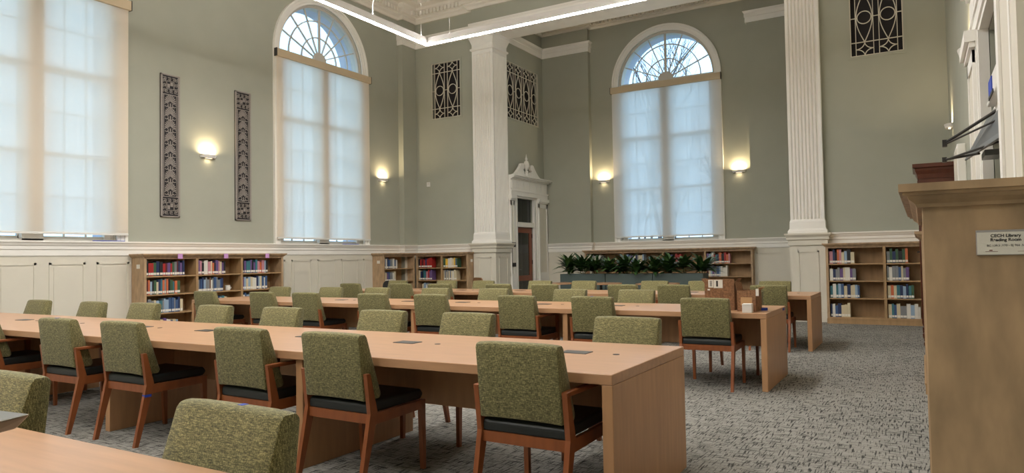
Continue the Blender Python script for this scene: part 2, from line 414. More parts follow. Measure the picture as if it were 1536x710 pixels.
# wainscot boards with raised panel mouldings
def wains(name, segs):
    b = MB()
    for (ax, ay), (bx, by), pan in segs:
        a = Vector((ax, ay)); c = Vector((bx, by)); L = (c-a).length; d = (c-a)/L; nn = Vector((-d.y, d.x))
        def slab(u0, u1, z0, z1, o0, o1):
            q = [a+d*u+nn*o for u, o in ((u0, o0), (u1, o0), (u1, o1), (u0, o1))]
            b.hexa([(p.x, p.y, z0) for p in q]+[(p.x, p.y, z1) for p in q])
        slab(0, L, 0, 1.5, .0, .012)
        n = pan if pan else max(1, round(L/.98)); w = L/n
        for i in range(n):
            u0, u1 = i*w+.09, (i+1)*w-.09
            if u1-u0 < .15: continue
            z0, z1 = .34, 1.36; t = .035
            for (p, q, r, s_) in ((u0, u1, z1-t, z1), (u0, u1, z0, z0+t), (u0, u0+t, z0, z1), (u1-t, u1, z0, z1)):
                slab(p, q, r, s_, .012, .024)
            slab(u0+.07, u1-.07, z0+.07, z1-.07, .012, .019)
    return struct(b.build(name, CREAM))
wains('trim_wainscot_left', [((XL, 14.05), (XL, 7.4-.0), 9), ((XL, 7.0), (XL, YB), 16), ((XL+.16, YF), (XL+.16, 14.05), 1), ((-9.57, YF), (XL+.16, YF), 2)])
wains('trim_wainscot_right', [((XR, YF), (-1.57, YF), 2), ((XR, 8.0), (XR, YF), 6)])
wains('trim_wainscot_alcove', [((-3.46, AY), (-7.62, AY), 4), ((-7.62, AY-.15), (AX0, AY-.15), 1), ((AX1, AY-.15), (-3.46, AY-.15), 1), ((AX1, 15.15), (AX1, AY-.15), 2)])

# fluted columns (part of the building)
def column(name, x0, x1, y0, y1):
    r = sroot(name, ((x0+x1)/2, (y0+y1)/2, 0)); hx, hy = (x1-x0)/2, (y1-y0)/2
    def outline(ix):
        pts = []
        def side(p, q, n, fl=.036):
            p = Vector(p); q = Vector(q); d = (q-p); L = d.length; d /= L; nn = Vector((d.y, -d.x))
            w = (L-.09)/n
            pts.append(p)
            for i in range(n):
                for k in range(0, 7):
                    t = .045+i*w+w*.1+w*.8*k/6; dep = fl*math.sin(PI*k/6)
                    pts.append(p+d*t-nn*dep)
        side((-hx, -hy), (hx, -hy), 8); side((hx, -hy), (hx, hy), 8); side((hx, hy), (-hx, hy), 8); side((-hx, hy), (-hx, -hy), 8)
        return [(p.x, p.y) for p in pts]
    m = MB(); m.prism(outline(0), 'z', 1.97, 6.42); m.build('shaft', WHITE, r)
    def ring(b, prof):  # centre-based square lathe
        k = len(prof); vs = []
        for o, z in prof:
            for sx, sy in ((-1,-1),(1,-1),(1,1),(-1,1)): vs.append((sx*(hx+o), sy*(hy+o), z))
        fs = [(i*4+j, i*4+(j+1) % 4, (i+1)*4+(j+1) % 4, (i+1)*4+j) for i in range(k-1) for j in range(4)]
        b.add(vs, fs+[(3,2,1,0), tuple((k-1)*4+j for j in range(4))])
    b = MB(); ring(b, [(.0, 6.42), (.0, 6.5), (.035, 6.52), (.035, 6.56), (.0, 6.58), (.0, 6.66), (.02, 6.72), (.05, 6.8), (.07, 6.84), (.07, 6.9)]); b.build('capital', WHITE, r)
    b = MB(); ring(b, [(.05, 1.70), (.05, 1.74), (.02, 1.79), (.015, 1.92), (.0, 1.97)]); b.build('plinth_moulding', WHITE, r)
    b = MB(); ring(b, [(.0, 0), (.04, 0), (.04, .2), (.02, .22), (.02, 1.46), (.05, 1.47), (.05, 1.56), (.075, 1.58), (.075, 1.62), (.11, 1.67), (.11, ZR), (.0, ZR)])
    for s in (-1,):
        t = .03; z0, z1, w = .34, 1.36, hx*.62
        for (p, q, a_, c) in ((-w, w, z1-t, z1), (-w, w, z0, z0+t), (-w, -w+t, z0, z1), (w-t, w, z0, z1)):
            b.box(p, q, -hy-.032, -hy-.019, a_, c)
            b.box(hx+.019, hx+.032, p*hy/hx, q*hy/hx, a_, c); b.box(-hx-.032, -hx-.019, p*hy/hx, q*hy/hx, a_, c)
    b.build('pedestal', CREAM, r)
    return r
column('trim_1', -9.56, -8.95, 14.46, 15.14)
column('trim_2', -2.18, -1.57, 14.46, 15.14)

# ------------------------------------------------------------------ windows
def window(name, loc, rz):
    r = sroot(name, loc, rz); a, z0, zs = OP_A, OP_Z0, OP_ZS
    b = MB(); b.arch([(0, 0), (0, -.03), (.045, -.03), (.055, -.042), (.11, -.042), (.12, -.065), (.165, -.065), (.165, 0)], a, z0, zs); b.build('casing', WHITE, r)
    b = MB(); b.arch([(-.06, .05), (-.06, .26), (0.0, .26), (0.0, .05)], a, z0, zs)
    for s_ in (-1, 1): b.box(min(s_*a, s_*(a-.16)), max(s_*a, s_*(a-.16)), .06, .15, z0, zs-.1)
    b.arch([(-.02, .02), (-.02, .08), (0.0, .08), (0.0, .02)], a, z0, zs); b.box(-a, a, .0, .28, z0-.03, z0+.03); b.build('window_frame', SASHP, r)
    b = MB(); b.arch([(-.05, .27), (-.05, .62), (.25, .62), (.25, .27)], a, z0-.02, zs); b.box(-a-.2, a+.2, .27, .7, z0-.15, z0-.03); b.build('outer_reveal', STONE, r)
    y0, y1 = .10, .14
    b = MB(); c = zs+.04; rg = a-.05
    b.box(-a+.04, a-.04, y0-.03, y1+.03, zs-.10, zs+.04)
    nseg = 12
    b.tube([(-.19*math.cos(PI*i/12), (y0+y1)/2, c+.19*math.sin(PI*i/12)) for i in range(13)], .012, 4)
    hub = [(-.19*math.cos(PI*i/12), c+.19*math.sin(PI*i/12)) for i in range(13)]
    b.prism(hub, 'y', y0-.01, y1+.01)
    for i in range(1, 8):
        an = PI*i/8; d = Vector((math.cos(an), 0, math.sin(an))); w = .055 if i == 4 else .024
        p = Vector((0, .12, c))+d*.17; q = Vector((0, .12, c))+d*(rg+.01); b.bar(p, q, w, .035, (0,1,0))
    for rr in (.53, .90):
        pts = [(-rr*math.cos(PI*i/28), .12, c+rr*math.sin(PI*i/28)) for i in range(29)]
        for p, q in zip(pts, pts[1:]): b.bar(p, q, .022, .034, (0,1,0))
    b.build('fanlight_bars', SASHP, r)
    b = MB(); b.box(-.15, .15, .0, y1+.05, z0, zs-.1)
    for s in (-1, 1):
        x0, x1 = (.12, a-.05) if s > 0 else (-a+.05, -.12)
        zz0, zz1 = z0+.03, zs-.1; h = zz1-zz0
        b.box(x0, x0+.045, y0, y1, zz0, zz1); b.box(x1-.045, x1, y0, y1, zz0, zz1)
        for k in range(0, 7):
            t = {0: .045, 6: .045, 4: .055, 2: .032}.get(k, .022); zc = zz0+h*k/6
            b.box(x0, x1, y0, y1, max(zz0, zc-t), min(zz1, zc+t) if t > .03 else zc+.022-.011) if t > .03 else b.box(x0, x1, y0+.005, y1-.005, zc-.011, zc+.011)
        w = (x1-x0-.09)/3
        for k in (1, 2): b.box(x0+.045+w*k-.011, x0+.045+w*k+.011, y0+.005, y1-.005, zz0, zz1)
    b.build('sash', SASHP, r)
    b = MB(); n = 32
    P = [(-rg, z0), (-rg, zs)]+[(-rg*math.cos(PI*i/n), zs+rg*math.sin(PI*i/n)) for i in range(1, n)]+[(rg, zs), (rg, z0)]
    b.prism(P, 'y', .118, .124); b.build('glass_pane', GLASS, r)
    return r
W1 = window('window_1', (XL, WIN_Y[0], 0), PI/2)
W2 = window('window_2', (XL, WIN_Y[1], 0), PI/2)
W3 = window('window_3', (-5.55, AY, 0), 0)
def blind(loc, rz, label, zb=1.82, m=SHADE):
    r = thing('roller_blind', label, 'window blind', loc, rz)
    b = MB(); b.box(-1.45, 1.45, -.15, -.066, 5.63, 5.79); b.build('header_box', HEADER, r, bevel=.006)
    b = MB(); b.box(-1.452, -1.44, -.156, -.067, 5.625, 5.795); b.box(1.44, 1.452, -.156, -.067, 5.625, 5.795); b.build('end_cap', DMET, r)
    b = MB(); b.add([(-1.415, -.1, zb), (1.415, -.1, zb), (1.415, -.1, 5.66), (-1.415, -.1, 5.66)], [(0,1,2,3)]); b.build('shade', m, r)
    b = MB(); b.box(-1.415, 1.415, -.109, -.093, zb-.02, zb+.015); b.build('bottom_bar', WPLAS, r, bevel=.003)
    return r
blind((XL, WIN_Y[0], 0), PI/2, 'white translucent roller blind over the tall window at the far left')
blind((XL, WIN_Y[1], 0), PI/2, 'white translucent roller blind below the fanlight of the middle left-wall window')
blind((-5.55, AY, 0), 0, 'pale blue lit roller blind over the alcove window behind the planters', m=SHADEC)
def tape(loc, dx, dy, dz, label):
    b = MB(); b.box(-dx/2, dx/2, -dy/2, dy/2, 0, dz); return tag(b.build('tape_strip', BLUE, loc=loc), label, 'tape')
tape((XL+.055, 6.55, ZR), .06, .5, .012, 'blue tape strip lying on the sill of the far left window')
tape((XL+.055, 12.2, ZR), .06, .5, .012, 'blue tape strip lying on the sill of the middle left-wall window')

# ------------------------------------------------------------------ wall grilles
def lattice(name, loc, rz, label, w, h, cells):
    r = thing(name, label, 'wall grille', loc, rz)
    b = MB(); b.box(-w/2+.001, w/2-.001, .115, .139, .001, h-.001); b.build('dark_backing', DARK, r)
    m = MB(); y = .012; t = .016
    def ln(a, c, tt=t): m.bar((a[0], y, a[1]), (c[0], y, c[1]), tt, .018, (0,1,0))
    def arc(pts):
        for p, q in zip(pts, pts[1:]): ln(p, q, .015)
    for a, c in (((-w/2, .008), (w/2, .008)), ((-w/2, h-.008), (w/2, h-.008)), ((-w/2+.008, 0), (-w/2+.008, h)), ((w/2-.008, 0), (w/2-.008, h))): ln(a, c)
    zt, zb, zm = h*.82, h*.18, h*.5
    ln((-w/2, zt), (w/2, zt)); ln((-w/2, zb), (w/2, zb))
    P = w/cells if cells > 2 else w*.445; cw = P*.76
    xs = [(-(cells-1)/2+i)*P for i in range(cells)]
    edges = [-w/2]
    for x in xs:
        ln((x-cw/2, 0), (x-cw/2, h), .012); ln((x+cw/2, 0), (x+cw/2, h), .012)
        rr = cw*.40
        arc([(x+rr*math.cos(2*PI*i/20), zm+rr*math.sin(2*PI*i/20)) for i in range(21)])
        ln((edges[-1], zm), (x-rr, zm), .014); edges.append(x+rr)
        for s in (-1, 1):     # tall pointed oval
            arc([(x+s*cw*.46*math.sin(PI*i/14), zb+(zt-zb)*i/14) for i in range(15)])
        for z0, z1 in ((0, zb), (zt, h)):
            zc = (z0+z1)/2; hh = (z1-z0)/2
            for sx in (-1, 1):
                for sz in (-1, 1):    # concave diamond
                    arc([(x+sx*cw/2*(1-math.cos(PI/2*k/6)) if False else x+sx*cw/2*(1-math.sin(PI/2*k/6)), zc+sz*hh*(1-math.cos(PI/2*k/6))) for k in range(7)])
    ln((edges[-1], zm), (w/2, zm), .014)
    m.build('lattice', CREAM, r)
    f = MB()
    for (p, q, a_, c) in ((-w/2-.05, w/2+.05, h, h+.05), (-w/2-.05, w/2+.05, -.05, 0), (-w/2-.05, -w/2, 0, h), (w/2, w/2+.05, 0, h)): f.box(p, q, -.008, 0, a_, c)
    f.build('frame', SAGE, r)
    return r
lattice('wall_grille', (-10.465, YF, 4.97), 0, 'lattice wall grille with two circles, left of the fluted corner column', .91, 1.46, 2)
lattice('wall_grille', (-.6, YF, 5.01), 0, 'lattice wall grille high on the wall right of the free-standing fluted column', .88, 1.46, 2)
lattice('wall_grille', (AX0, 16.08, 4.93), PI/2, 'wide lattice wall grille with four circles above the white pedimented door', 1.72, 1.47, 4)
def ornament(yc, label):
    r = thing('ornamental_panel', label, 'wall ornament', (XL, yc, 2.15), PI/2)
    w, h = .37, 2.57
    b = MB(); b.box(-w/2, w/2, -.02, 0, 0, h); b.build('dark_backing', ORND, r)
    f = MB()
    for (p, q, a_, c) in ((-w/2, w/2, h-.022, h), (-w/2, w/2, 0, .022), (-w/2, -w/2+.035, 0, h), (w/2-.035, w/2, 0, h), (-w/2, w/2, .36, .372), (-w/2, w/2, h-.372, h-.36)): f.box(p, q, -.034, -.02, a_, c)
    f.build('frame', ORNG, r)
    t = .010
    def ln(a, c): g.bar((a[0], -.026, a[1]), (c[0], -.026, c[1]), t, .012, (0,1,0))
    for zc in (.19, h-.19):
        g = MB()
        for k in range(12):     # running key of small hooks round a square
            per = 4*.27; s = k/12*per; e = int(s//.27); u = (s % .27)-.135+.0225
            R_ = [Matrix.Rotation(-PI/2*e, 2)][0]
            pts = [(u-.028, .135), (u+.028, .135), (u+.028, .09), (u-.008, .09), (u-.008, .112), (u+.010, .112)]
            pts = [R_ @ Vector(p) for p in pts]
            pts = [(p.x, p.y+zc) for p in pts]
            for p, q in zip(pts, pts[1:]): ln(p, q)
        sq = [(-.07, zc-.07), (.07, zc-.07), (.07, zc+.07), (-.07, zc+.07), (-.07, zc-.07)]
        for p, q in zip(sq, sq[1:]): ln(p, q)
        g.box(-.055, -.01, -.03, -.02, zc-.05, zc+.02); g.box(.0, .05, -.03, -.02, zc-.01, zc+.055)
        g.build('key_border', ORNG, r)
    g = MB(); n = 8; H = (h-.76)/n
    for i in range(n):
        z0 = .385+i*H
        for k in range(11):       # fan of petals
            an = PI*(.02+.96*k/10); L = .105+.018*math.sin(an)
            p0 = Vector((math.cos(an)*.028, z0+.095+math.sin(an)*.022)); p1 = Vector((math.cos(an)*L, z0+.095+math.sin(an)*L*1.12))
            g.bar((p0.x, -.026, p0.y), (p1.x, -.026, p1.y), .006, .012, (0,1,0), w2=.02)
        for s in (-1, 1):
            g.tube([(s*(.075+.035*math.cos(a_)), -.026, z0+.05+.035*math.sin(a_)) for a_ in [PI*1.7*q/9+.3 for q in range(10)]], .008, 4)
            g.bar((s*.01, -.026, z0+.0), (s*.06, -.026, z0+.03), .014, .012, (0,1,0))
        g.bar((0, -.026, z0), (0, -.026, z0+.08), .016, .012, (0,1,0))
    for s in (-1, 1): g.box(s*.128-.006, s*.128+.006, -.03, -.02, .372, h-.372)
    g.build('palmettes', ORNG, r)
    return r
ornament(7.66, 'tall dark ornamental wall panel of palmettes beside the far left window')
ornament(9.22, 'tall dark ornamental wall panel of palmettes nearer the arched left window')

# ------------------------------------------------------------------ sconces
def sconce(loc, rz, label):
    r = thing('wall_sconce', label, 'wall light', loc, rz, )
    b = MB(); P = [(-.17, 0)]+[(-.17*math.cos(PI*i/12), -.03-.09*math.sin(PI*i/12)) for i in range(13)]+[(.17, 0)]
    Q = [(x*.86, y*.86) for x, y in P]
    n = len(P); vs = [(x, y, .06) for x, y in P]+[(x, y, 0) for x, y in Q]+[(x*.9, y*.9, .06) for x, y in P]+[(x*.9, y*.9, .02) for x, y in P]
    fs = []
    for i in range(n):
        j = (i+1) % n; fs += [(i, j, n+j, n+i), (i, j, 2*n+j, 2*n+i), (2*n+i, 2*n+j, 3*n+j, 3*n+i)]
    fs += [tuple(range(3*n, 4*n))]
    b.add(vs, fs); b.build('shell', WPLAS, r)
    b = MB(); b.box(-.1, .1, -.07, -.03, .025, .04); b.build('bulb', BULB, r)
    b = MB(); b.box(-.07, .07, -.06, -.025, -.004, -.001); b.build('lower_lens', LENS, r)
    for (z, e, rx, sz) in ((.07, 11, PI, .22), (-.012, .35, 0, .1)):
        l = bpy.data.lights.new('sconce_lamp', 'AREA'); l.shape = 'RECTANGLE'; l.size = sz; l.size_y = .05; l.energy = e; l.color = (1, .76, .46); l.spread = PI*.95
        o = bpy.data.objects.new('sconce_lamp', l); C.objects.link(o); o.parent = r; o.location = (0, -.055, z); o.rotation_euler = (rx, 0, 0)
    return r
sconce((XL, 8.43, 3.3), PI/2, 'small lit sconce between the two dark ornamental panels')
sconce((XL, 13.4, 3.3), PI/2, 'small lit sconce on the left wall next to the corner pilaster')
sconce((-7.28, AY, 3.3), 0, 'small lit sconce to the left of the alcove window')
sconce((-3.75, AY, 3.3), 0, 'small lit sconce to the right of the alcove window')
sconce((XR, 8.45, 3.3), -PI/2, 'lit sconce beside the white capital, nearer one on the right wall')
sconce((XR, 13.3, 3.3), -PI/2, 'lit sconce on the right wall near the far corner')

# ------------------------------------------------------------------ suspended LED ring
def led():
    r = thing('pendant_light', 'large rectangular suspended LED light frame glowing white along its underside', 'ceiling light', (0, 0, 5.2))
    x0, x1, y0, y1 = -7.66, -3.44, -2.2, 10.1; w = .07
    for (a, c, d, e, n) in ((x0, x0+w, y0, y1, 'side_profile'), (x1-w, x1, y0, y1, 'side_profile'), (x0+w, x1-w, y1-w, y1, 'end_profile'), (x0+w, x1-w, y0, y0+w, 'end_profile')):
        b = MB(); b.box(a, c, d, e, .012, .13); pf = b.build(n, HOUSEW, r, bevel=.004)
        b = MB(); b.box(a+.006, c-.006, d+.006 if n[0] == 's' else d+.006, e-.006, 0, .0118); b.build('diffuser', LED, pf)
        b = MB(); b.box(a+.02, c-.02, d+.02, e-.02, .1302, .132); b.build('ceiling_fill_strip', CEIL_FILL, pf)  # added glowing strip on top of the frame, lifts the ceiling brightness
    b = MB()
    for y in (9.9, 5.6, 1.2):
        for x in (x0+w/2, x1-w/2): b.tube([(x, y, .13), (x, y, ZC+.38-5.2)], .0018, 4)
    b.tube([(-7.12, y1-w/2, .13), (-7.12, y1-w/2, ZC+.38-5.2)], .0018, 4)
    b.build('suspension_wire', WPLAS, r)
    b = MB(); yy = 8.62
    b.tube([(x0+w/2, yy, .13), (x0+w/2, yy+.0, .3), (x0+w/2+.02, yy+.03, .55), (x0+w/2+.05, yy+.10, .9), (x0+w/2+.04, yy+.12, 1.5), (x0+w/2, yy+.1, ZC+.38-5.2)], .011, 6); b.build('power_cord', WPLAS, r)
led()

# ------------------------------------------------------------------ chairs
def chair_proto(arms):
    t = thing('armchair' if arms else 'side_chair', '', 'chair')
    W = .27
    # seat cushion
    b = MB(); b.prism([(.085, .425), (.56, .43), (.585, .46), (.56, .495), (.10, .49), (.085, .47)], 'x', -.2405, .2405); b.build('seat', VINYL, t, bevel=.012)
    # wedge shaped backrest
    b = MB(); P = [(.055, .505), (.015, .87), (.03, .888), (.075, .888), (.09, .87), (.205, .53), (.19, .505)]
    n = len(P); L = 7; vs = []
    for k in range(L):
        x = -.235+.47*k/(L-1); ins = 0
        for (y, z) in P: vs.append((x, y, z-(.006*(abs(2*k/(L-1)-1))**4)))
    fs = [(k*n+i, k*n+(i+1) % n, (k+1)*n+(i+1) % n, (k+1)*n+i) for k in range(L-1) for i in range(n)]+[tuple(range(n)), tuple((L-1)*n+i for i in range(n))]
    b.add(vs, fs); b.build('backrest', FABRIC, t, bevel=.012, smooth=True)
    for s in (-1, 1):
        x = s*.253
        b = MB()   # rear leg and upright, one bent piece
        pts = [(0, 0), (.105, .43), (.062, .66)]; hw = [.015, .03, .015]
        for (p, q, a_, c) in ((pts[0], pts[1], hw[0], hw[1]), (pts[1], pts[2], hw[1], hw[2])):
            b.hexa([(x-.014, p[0]-a_, p[1]), (x+.014, p[0]-a_, p[1]), (x+.014, p[0]+a_, p[1]), (x-.014, p[0]+a_, p[1]),
                    (x-.014, q[0]-c, q[1]), (x+.014, q[0]-c, q[1]), (x+.014, q[0]+c, q[1]), (x-.014, q[0]+c, q[1])])
        b.build('leg', CHERRY, t)
        top = .64 if arms else .43
        b = MB(); b.hexa([(x-.014, .545, 0), (x+.014, .545, 0), (x+.014, .57, 0), (x-.014, .57, 0), (x-.014, .525, top), (x+.014, .525, top), (x+.014, .57, top), (x-.014, .57, top)]); b.build('leg', CHERRY, t)
        b = MB(); b.hexa([(x-.012, .10, .365), (x+.012, .10, .365), (x+.012, .55, .375), (x-.012, .55, .375), (x-.012, .10, .43), (x+.012, .10, .43), (x+.012, .55, .43), (x-.012, .55, .43)]); b.build('side_rail', CHERRY, t)
        if arms:
            b = MB(); b.box(x-.022, x+.018, .055, .585, .64, .662); b.build('armrest', CHERRY, t, bevel=.004)
    b = MB(); b.box(-.24, .24, .085, .108, .37, .425); b.build('back_rail', CHERRY, t)
    b = MB(); b.box(-.24, .24, .54, .56, .375, .425); b.build('front_rail', CHERRY, t)
    return t
SIDE = chair_proto(False); ARM = chair_proto(True)
XS8 = [-9.5, -8.22, -7.33, -6.11, -5.17, -3.93, -3.05, -1.79]
ROWS = [ # name, side, y of rear feet, xs, arms pattern
 ('front long table', 'near side', 2.955, [-7.3, -5.99, -5.12, -3.81, -2.99, -1.73], 'AASASA'),
 ('front long table', 'window side', 4.60, [-9.56, -8.3, -7.34, -6.12, -5.14, -3.93, -3.06, -1.76], 'SASASASA'),
 ('middle long table', 'near side', 6.78, [-9.47, -8.18, -7.29, -6.09, -5.17, -3.96, -3.03, -1.84], 'SASASASS'),
 ('middle long table', 'window side', 8.42, [-9.56, -8.36, -7.35, -6.22, -5.22, -4.02, -3.10, -1.82], 'ASASASAS'),
 ('rear long table', 'near side', 9.86, [-9.39, -8.18, -7.3, -6.1, -5.22, -3.9, -3.12, -1.80], 'SASASASS'),
 ('rear long table', 'window side', 11.5, [-9.51, -8.24, -7.35, -6.12, -5.22, -3.92, -3.10, -1.98], 'ASASASAS'),
 ('nearest table at the bottom left', 'far side', 1.42, [-3.12, -1.75], 'SA'),
]
ORD = ['first', 'second', 'third', 'fourth', 'fifth', 'sixth', 'seventh', 'eighth']
used = {'S': False, 'A': False}; ROT = {}
CH = {}
for tn, sd, y, xs, pat in ROWS:
    n = len(xs)
    for i, x in enumerate(xs):
        k = pat[i]; proto = ARM if k == 'A' else SIDE
        far = sd != 'near side'
        jit = R.uniform(-.02, .02); rz = (PI if far else 0)+jit
        word = ORD[n-1-i]+' from the aisle end' if i < n-1 else 'closest to the aisle'
        if tn.startswith('nearest'):
            lab = 'olive chair at the bottom edge, ' + ('behind the nearest table, half out of frame' if i == 0 else 'tucked behind the nearest table, blue tape on its back')
        else:
            lab = 'olive upholstered chair, %s side of the %s, %s' % ('near' if not far else 'far', tn, word)
        g = 'olive chairs along the '+tn
        yy = y+R.uniform(-.02, .02)
        if not used[k]:
            used[k] = True; proto.location = (x, yy, 0); proto.rotation_euler = (0, 0, rz); proto['label'] = lab; proto['group'] = g; o = proto
        else: o = dup(proto, 'armchair' if k == 'A' else 'side_chair', (x, yy, 0), rz, lab, g)
        CH[(tn, sd, i)] = o
def chair_tape(o, x, y, z, dx, dy, dz):
    b = MB(); b.box(x-dx/2, x+dx/2, y-dy/2, y+dy/2, z, z+dz); t = b.build('tape_tag', BLUE, o); t['label'] = 'blue tape tag'
for key, a in ((('front long table', 'near side', 2), (.253, .085, .345, .031, .052, .018)),
             (('middle long table', 'near side', 6), (.0, .05, .884, .03, .03, .005)),
             (('front long table', 'near side', 1), (.0, .05, .884, .03, .03, .005)),
             (('nearest table at the bottom left', 'far side', 1), (-.03, .05, .884, .022, .022, .005))):
    chair_tape(CH[key], *a)

# ------------------------------------------------------------------ tables
def table(y0, y1, label, x0=-9.93, boxes=(), group='long library tables'):
    x1 = -1.285; r = thing('library_table', label, 'table', ((x0+x1)/2, (y0+y1)/2, 0), 0, None)
    cx, cy = (x0+x1)/2, (y0+y1)/2; hy = (y1-y0)/2
    b = MB(); b.box(x0-cx, x1-cx, -hy, hy, .688, .74); b.build('tabletop', MAPLE, r, bevel=.003, seg=1)
    for x in (-1.285-.0275, -3.42, -5.55, -7.68, x0+.0275):
        if x < x0: continue
        inner = x not in (-1.285-.0275, x0+.0275)
        b = MB()
        if inner: b.box(x-cx-.03, x-cx+.03, -hy+.03, hy-.03, 0, .687)
        else: b.box(x-cx-.0275, x-cx+.0275, -hy+.0, hy-.0, 0, .687)
        b.build('support_panel', MAPLEV, r, bevel=.002, seg=1)
    xs = [x0+.06, -7.68, -5.55, -3.42, -1.34]
    for a, c in zip(xs, xs[1:]):
        b = MB(); b.box(a-cx+.035, c-cx-.035, -.01, .01, .36, .687); b.build('modesty_panel', MAPLEV, r)
    for bx in (-2.4-.65, -1.78, -5.2, -4.0, -7.35, -6.1, -9.2, -8.2):
        if bx < x0+.2: continue
        b = MB(); b.box(bx-cx-.085, bx-cx+.085, .02, .13, .738, .744); b.build('power_box', DMET, r, bevel=.002, seg=1)
        b = MB(); b.lathe([(.02, .738), (.02, .742)], bx-cx+.25, .08, 12); b.build('cable_grommet', BLACK, r)
    return r
table(.07, 1.24, 'long maple table at the bottom left corner, nearest the viewer', x0=-5.5)
table(3.11, 4.27, 'long maple library table in the foreground, full end panel on the right')
table(6.93, 8.05, 'middle long maple library table with brown boxes on its right end')
table(10.04, 11.12, 'rear long maple library table, farthest from the viewer')
tape((-1.45, 6.93-.003+.9, .70), .06, .0, .0, 'x') if False else None
b = MB(); b.box(0, .003, -.07, .03, 0, .022); tag(b.build('tape_strip', BLUE, loc=(-1.285, 7.9, .705)), 'blue tape on the end edge of the middle table', 'tape')

# things on the middle table
def cartons():
    r = thing('cardboard_box', 'large brown speckled cardboard box with white shipping labels on the middle table', 'box', (-1.80, 7.36, .74), .03)
    w, d, h, t = .15, .11, .27, .004
    b = MB(); b.box(-w, w, -d, -d+t, 0, h); b.box(-w, w, d-t, d, 0, h); b.box(-w, -w+t, -d, d, 0, h); b.box(w-t, w, -d, d, 0, h); b.box(-w, w, -d, d, 0, t); ct = b.build('carton', BOXC, r)
    for s in (-1, 1):
        b = MB(); b.hexa([(s*w, -d, h), (s*(w-.004), -d, h), (s*(w-.004), d, h), (s*w, d, h), (s*(w+.035), -d, h+.05), (s*(w+.031), -d, h+.05), (s*(w+.031), d, h+.05), (s*(w+.035), d, h+.05)]); b.build('flap', BOXC, r)
    b = MB(); b.box(-w, w, -d-.003, -d+.001, h, h+.05); b.build('flap', BOXC, r)
    b = MB(); b.box(-.11, -.06, -d-.0055, -d-.0035, h-.04, h+.04); b.box(-.056, .035, -d-.0055, -d-.0035, h-.045, h+.04); sl = b.build('shipping_label', PAPER, ct)
    b = MB()
    for k in range(5): b.box(-.095, -.072, -d-.0068, -d-.0056, h-.025+k*.012, h-.019+k*.012)
    b.box(-.03, -.012, -d-.0068, -d-.0056, h-.03, h+.03); b.build('label_print', INK, ct)
    b = MB(); b.box(-.12, -.095, -d-.0015, -d-.0002, h-.07, h-.055); b.build('tape_patch', PAPER, ct)
    r = thing('cardboard_box', 'small open brown cardboard box behind the white cube on the middle table', 'box', (-1.50, 7.24, .74), -.08)
    w, d, h = .092, .1, .205
    b = MB(); b.box(-w, w, -d, -d+t, 0, h); b.box(-w, w, d-t, d, 0, h); b.box(-w, -w+t, -d, d, 0, h); b.box(w-t, w, -d, d, 0, h); b.box(-w, w, -d, d, 0, t); ct = b.build('carton', BOXC, r)
    b = MB(); b.hexa([(-w, -d, h), (-w+.004, -d, h), (-w+.004, d, h), (-w, d, h), (-w-.02, -d, h+.09), (-w-.016, -d, h+.09), (-w-.016, d, h+.08), (-w-.02, d, h+.08)]); b.build('flap', BOXC, r)
    b = MB(); b.hexa([(w, -d, h), (w-.004, -d, h), (w-.004, d, h), (w, d, h), (w+.035, -d, h+.03), (w+.031, -d, h+.034), (w+.031, d, h+.034), (w+.035, d, h+.03)]); b.build('flap', BOXL, r)
    b = MB(); b.box(-.055, .055, -d-.002, -d-.0005, .06, .14); b.build('plain_panel', BOXL, ct)
    b = MB(); b.box(w+.001, w+.03, -d-.002, -d, h-.05, h+.02); b.build('clear_tape', PAPER, ct)
    b = MB(); b.box(-.045, .045, -.045, .045, 0, .085)
    b2 = thing('white_box', 'small white cube box at the edge of the middle table', 'box', (-1.475, 7.03, .74), .05)
    b.build('carton', WPLAS, b2, bevel=.002, seg=1); b = MB(); b.box(-.043, .043, -.0462, -.0452, .068, .07); b.build('lid_seam', CREAM, b2)
    r = thing('tape_roll', 'blue masking tape roll lying beside the cardboard boxes', 'tape roll', (-1.40, 7.36, .74))
    b = MB(); n = 24
    vs = []
    for (rr, z) in ((.05, 0), (.05, .025), (.038, .025), (.038, 0)):
        for j in range(n): vs.append((rr*math.cos(2*PI*j/n), rr*math.sin(2*PI*j/n), z))
    b.add(vs, [(i*n+j, i*n+(j+1) % n, ((i+1) % 4)*n+(j+1) % n, ((i+1) % 4)*n+j) for i in range(4) for j in range(n)]); b.build('tape', BLUE, r)
    b = MB(); vs = []
    for (rr, z) in ((.038, .001), (.038, .024), (.036, .024), (.036, .001)):
        for j in range(n): vs.append((rr*math.cos(2*PI*j/n), rr*math.sin(2*PI*j/n), z))
    b.add(vs, [(i*n+j, i*n+(j+1) % n, ((i+1) % 4)*n+(j+1) % n, ((i+1) % 4)*n+j) for i in range(4) for j in range(n)]); b.build('core', BOXL, r)
cartons()

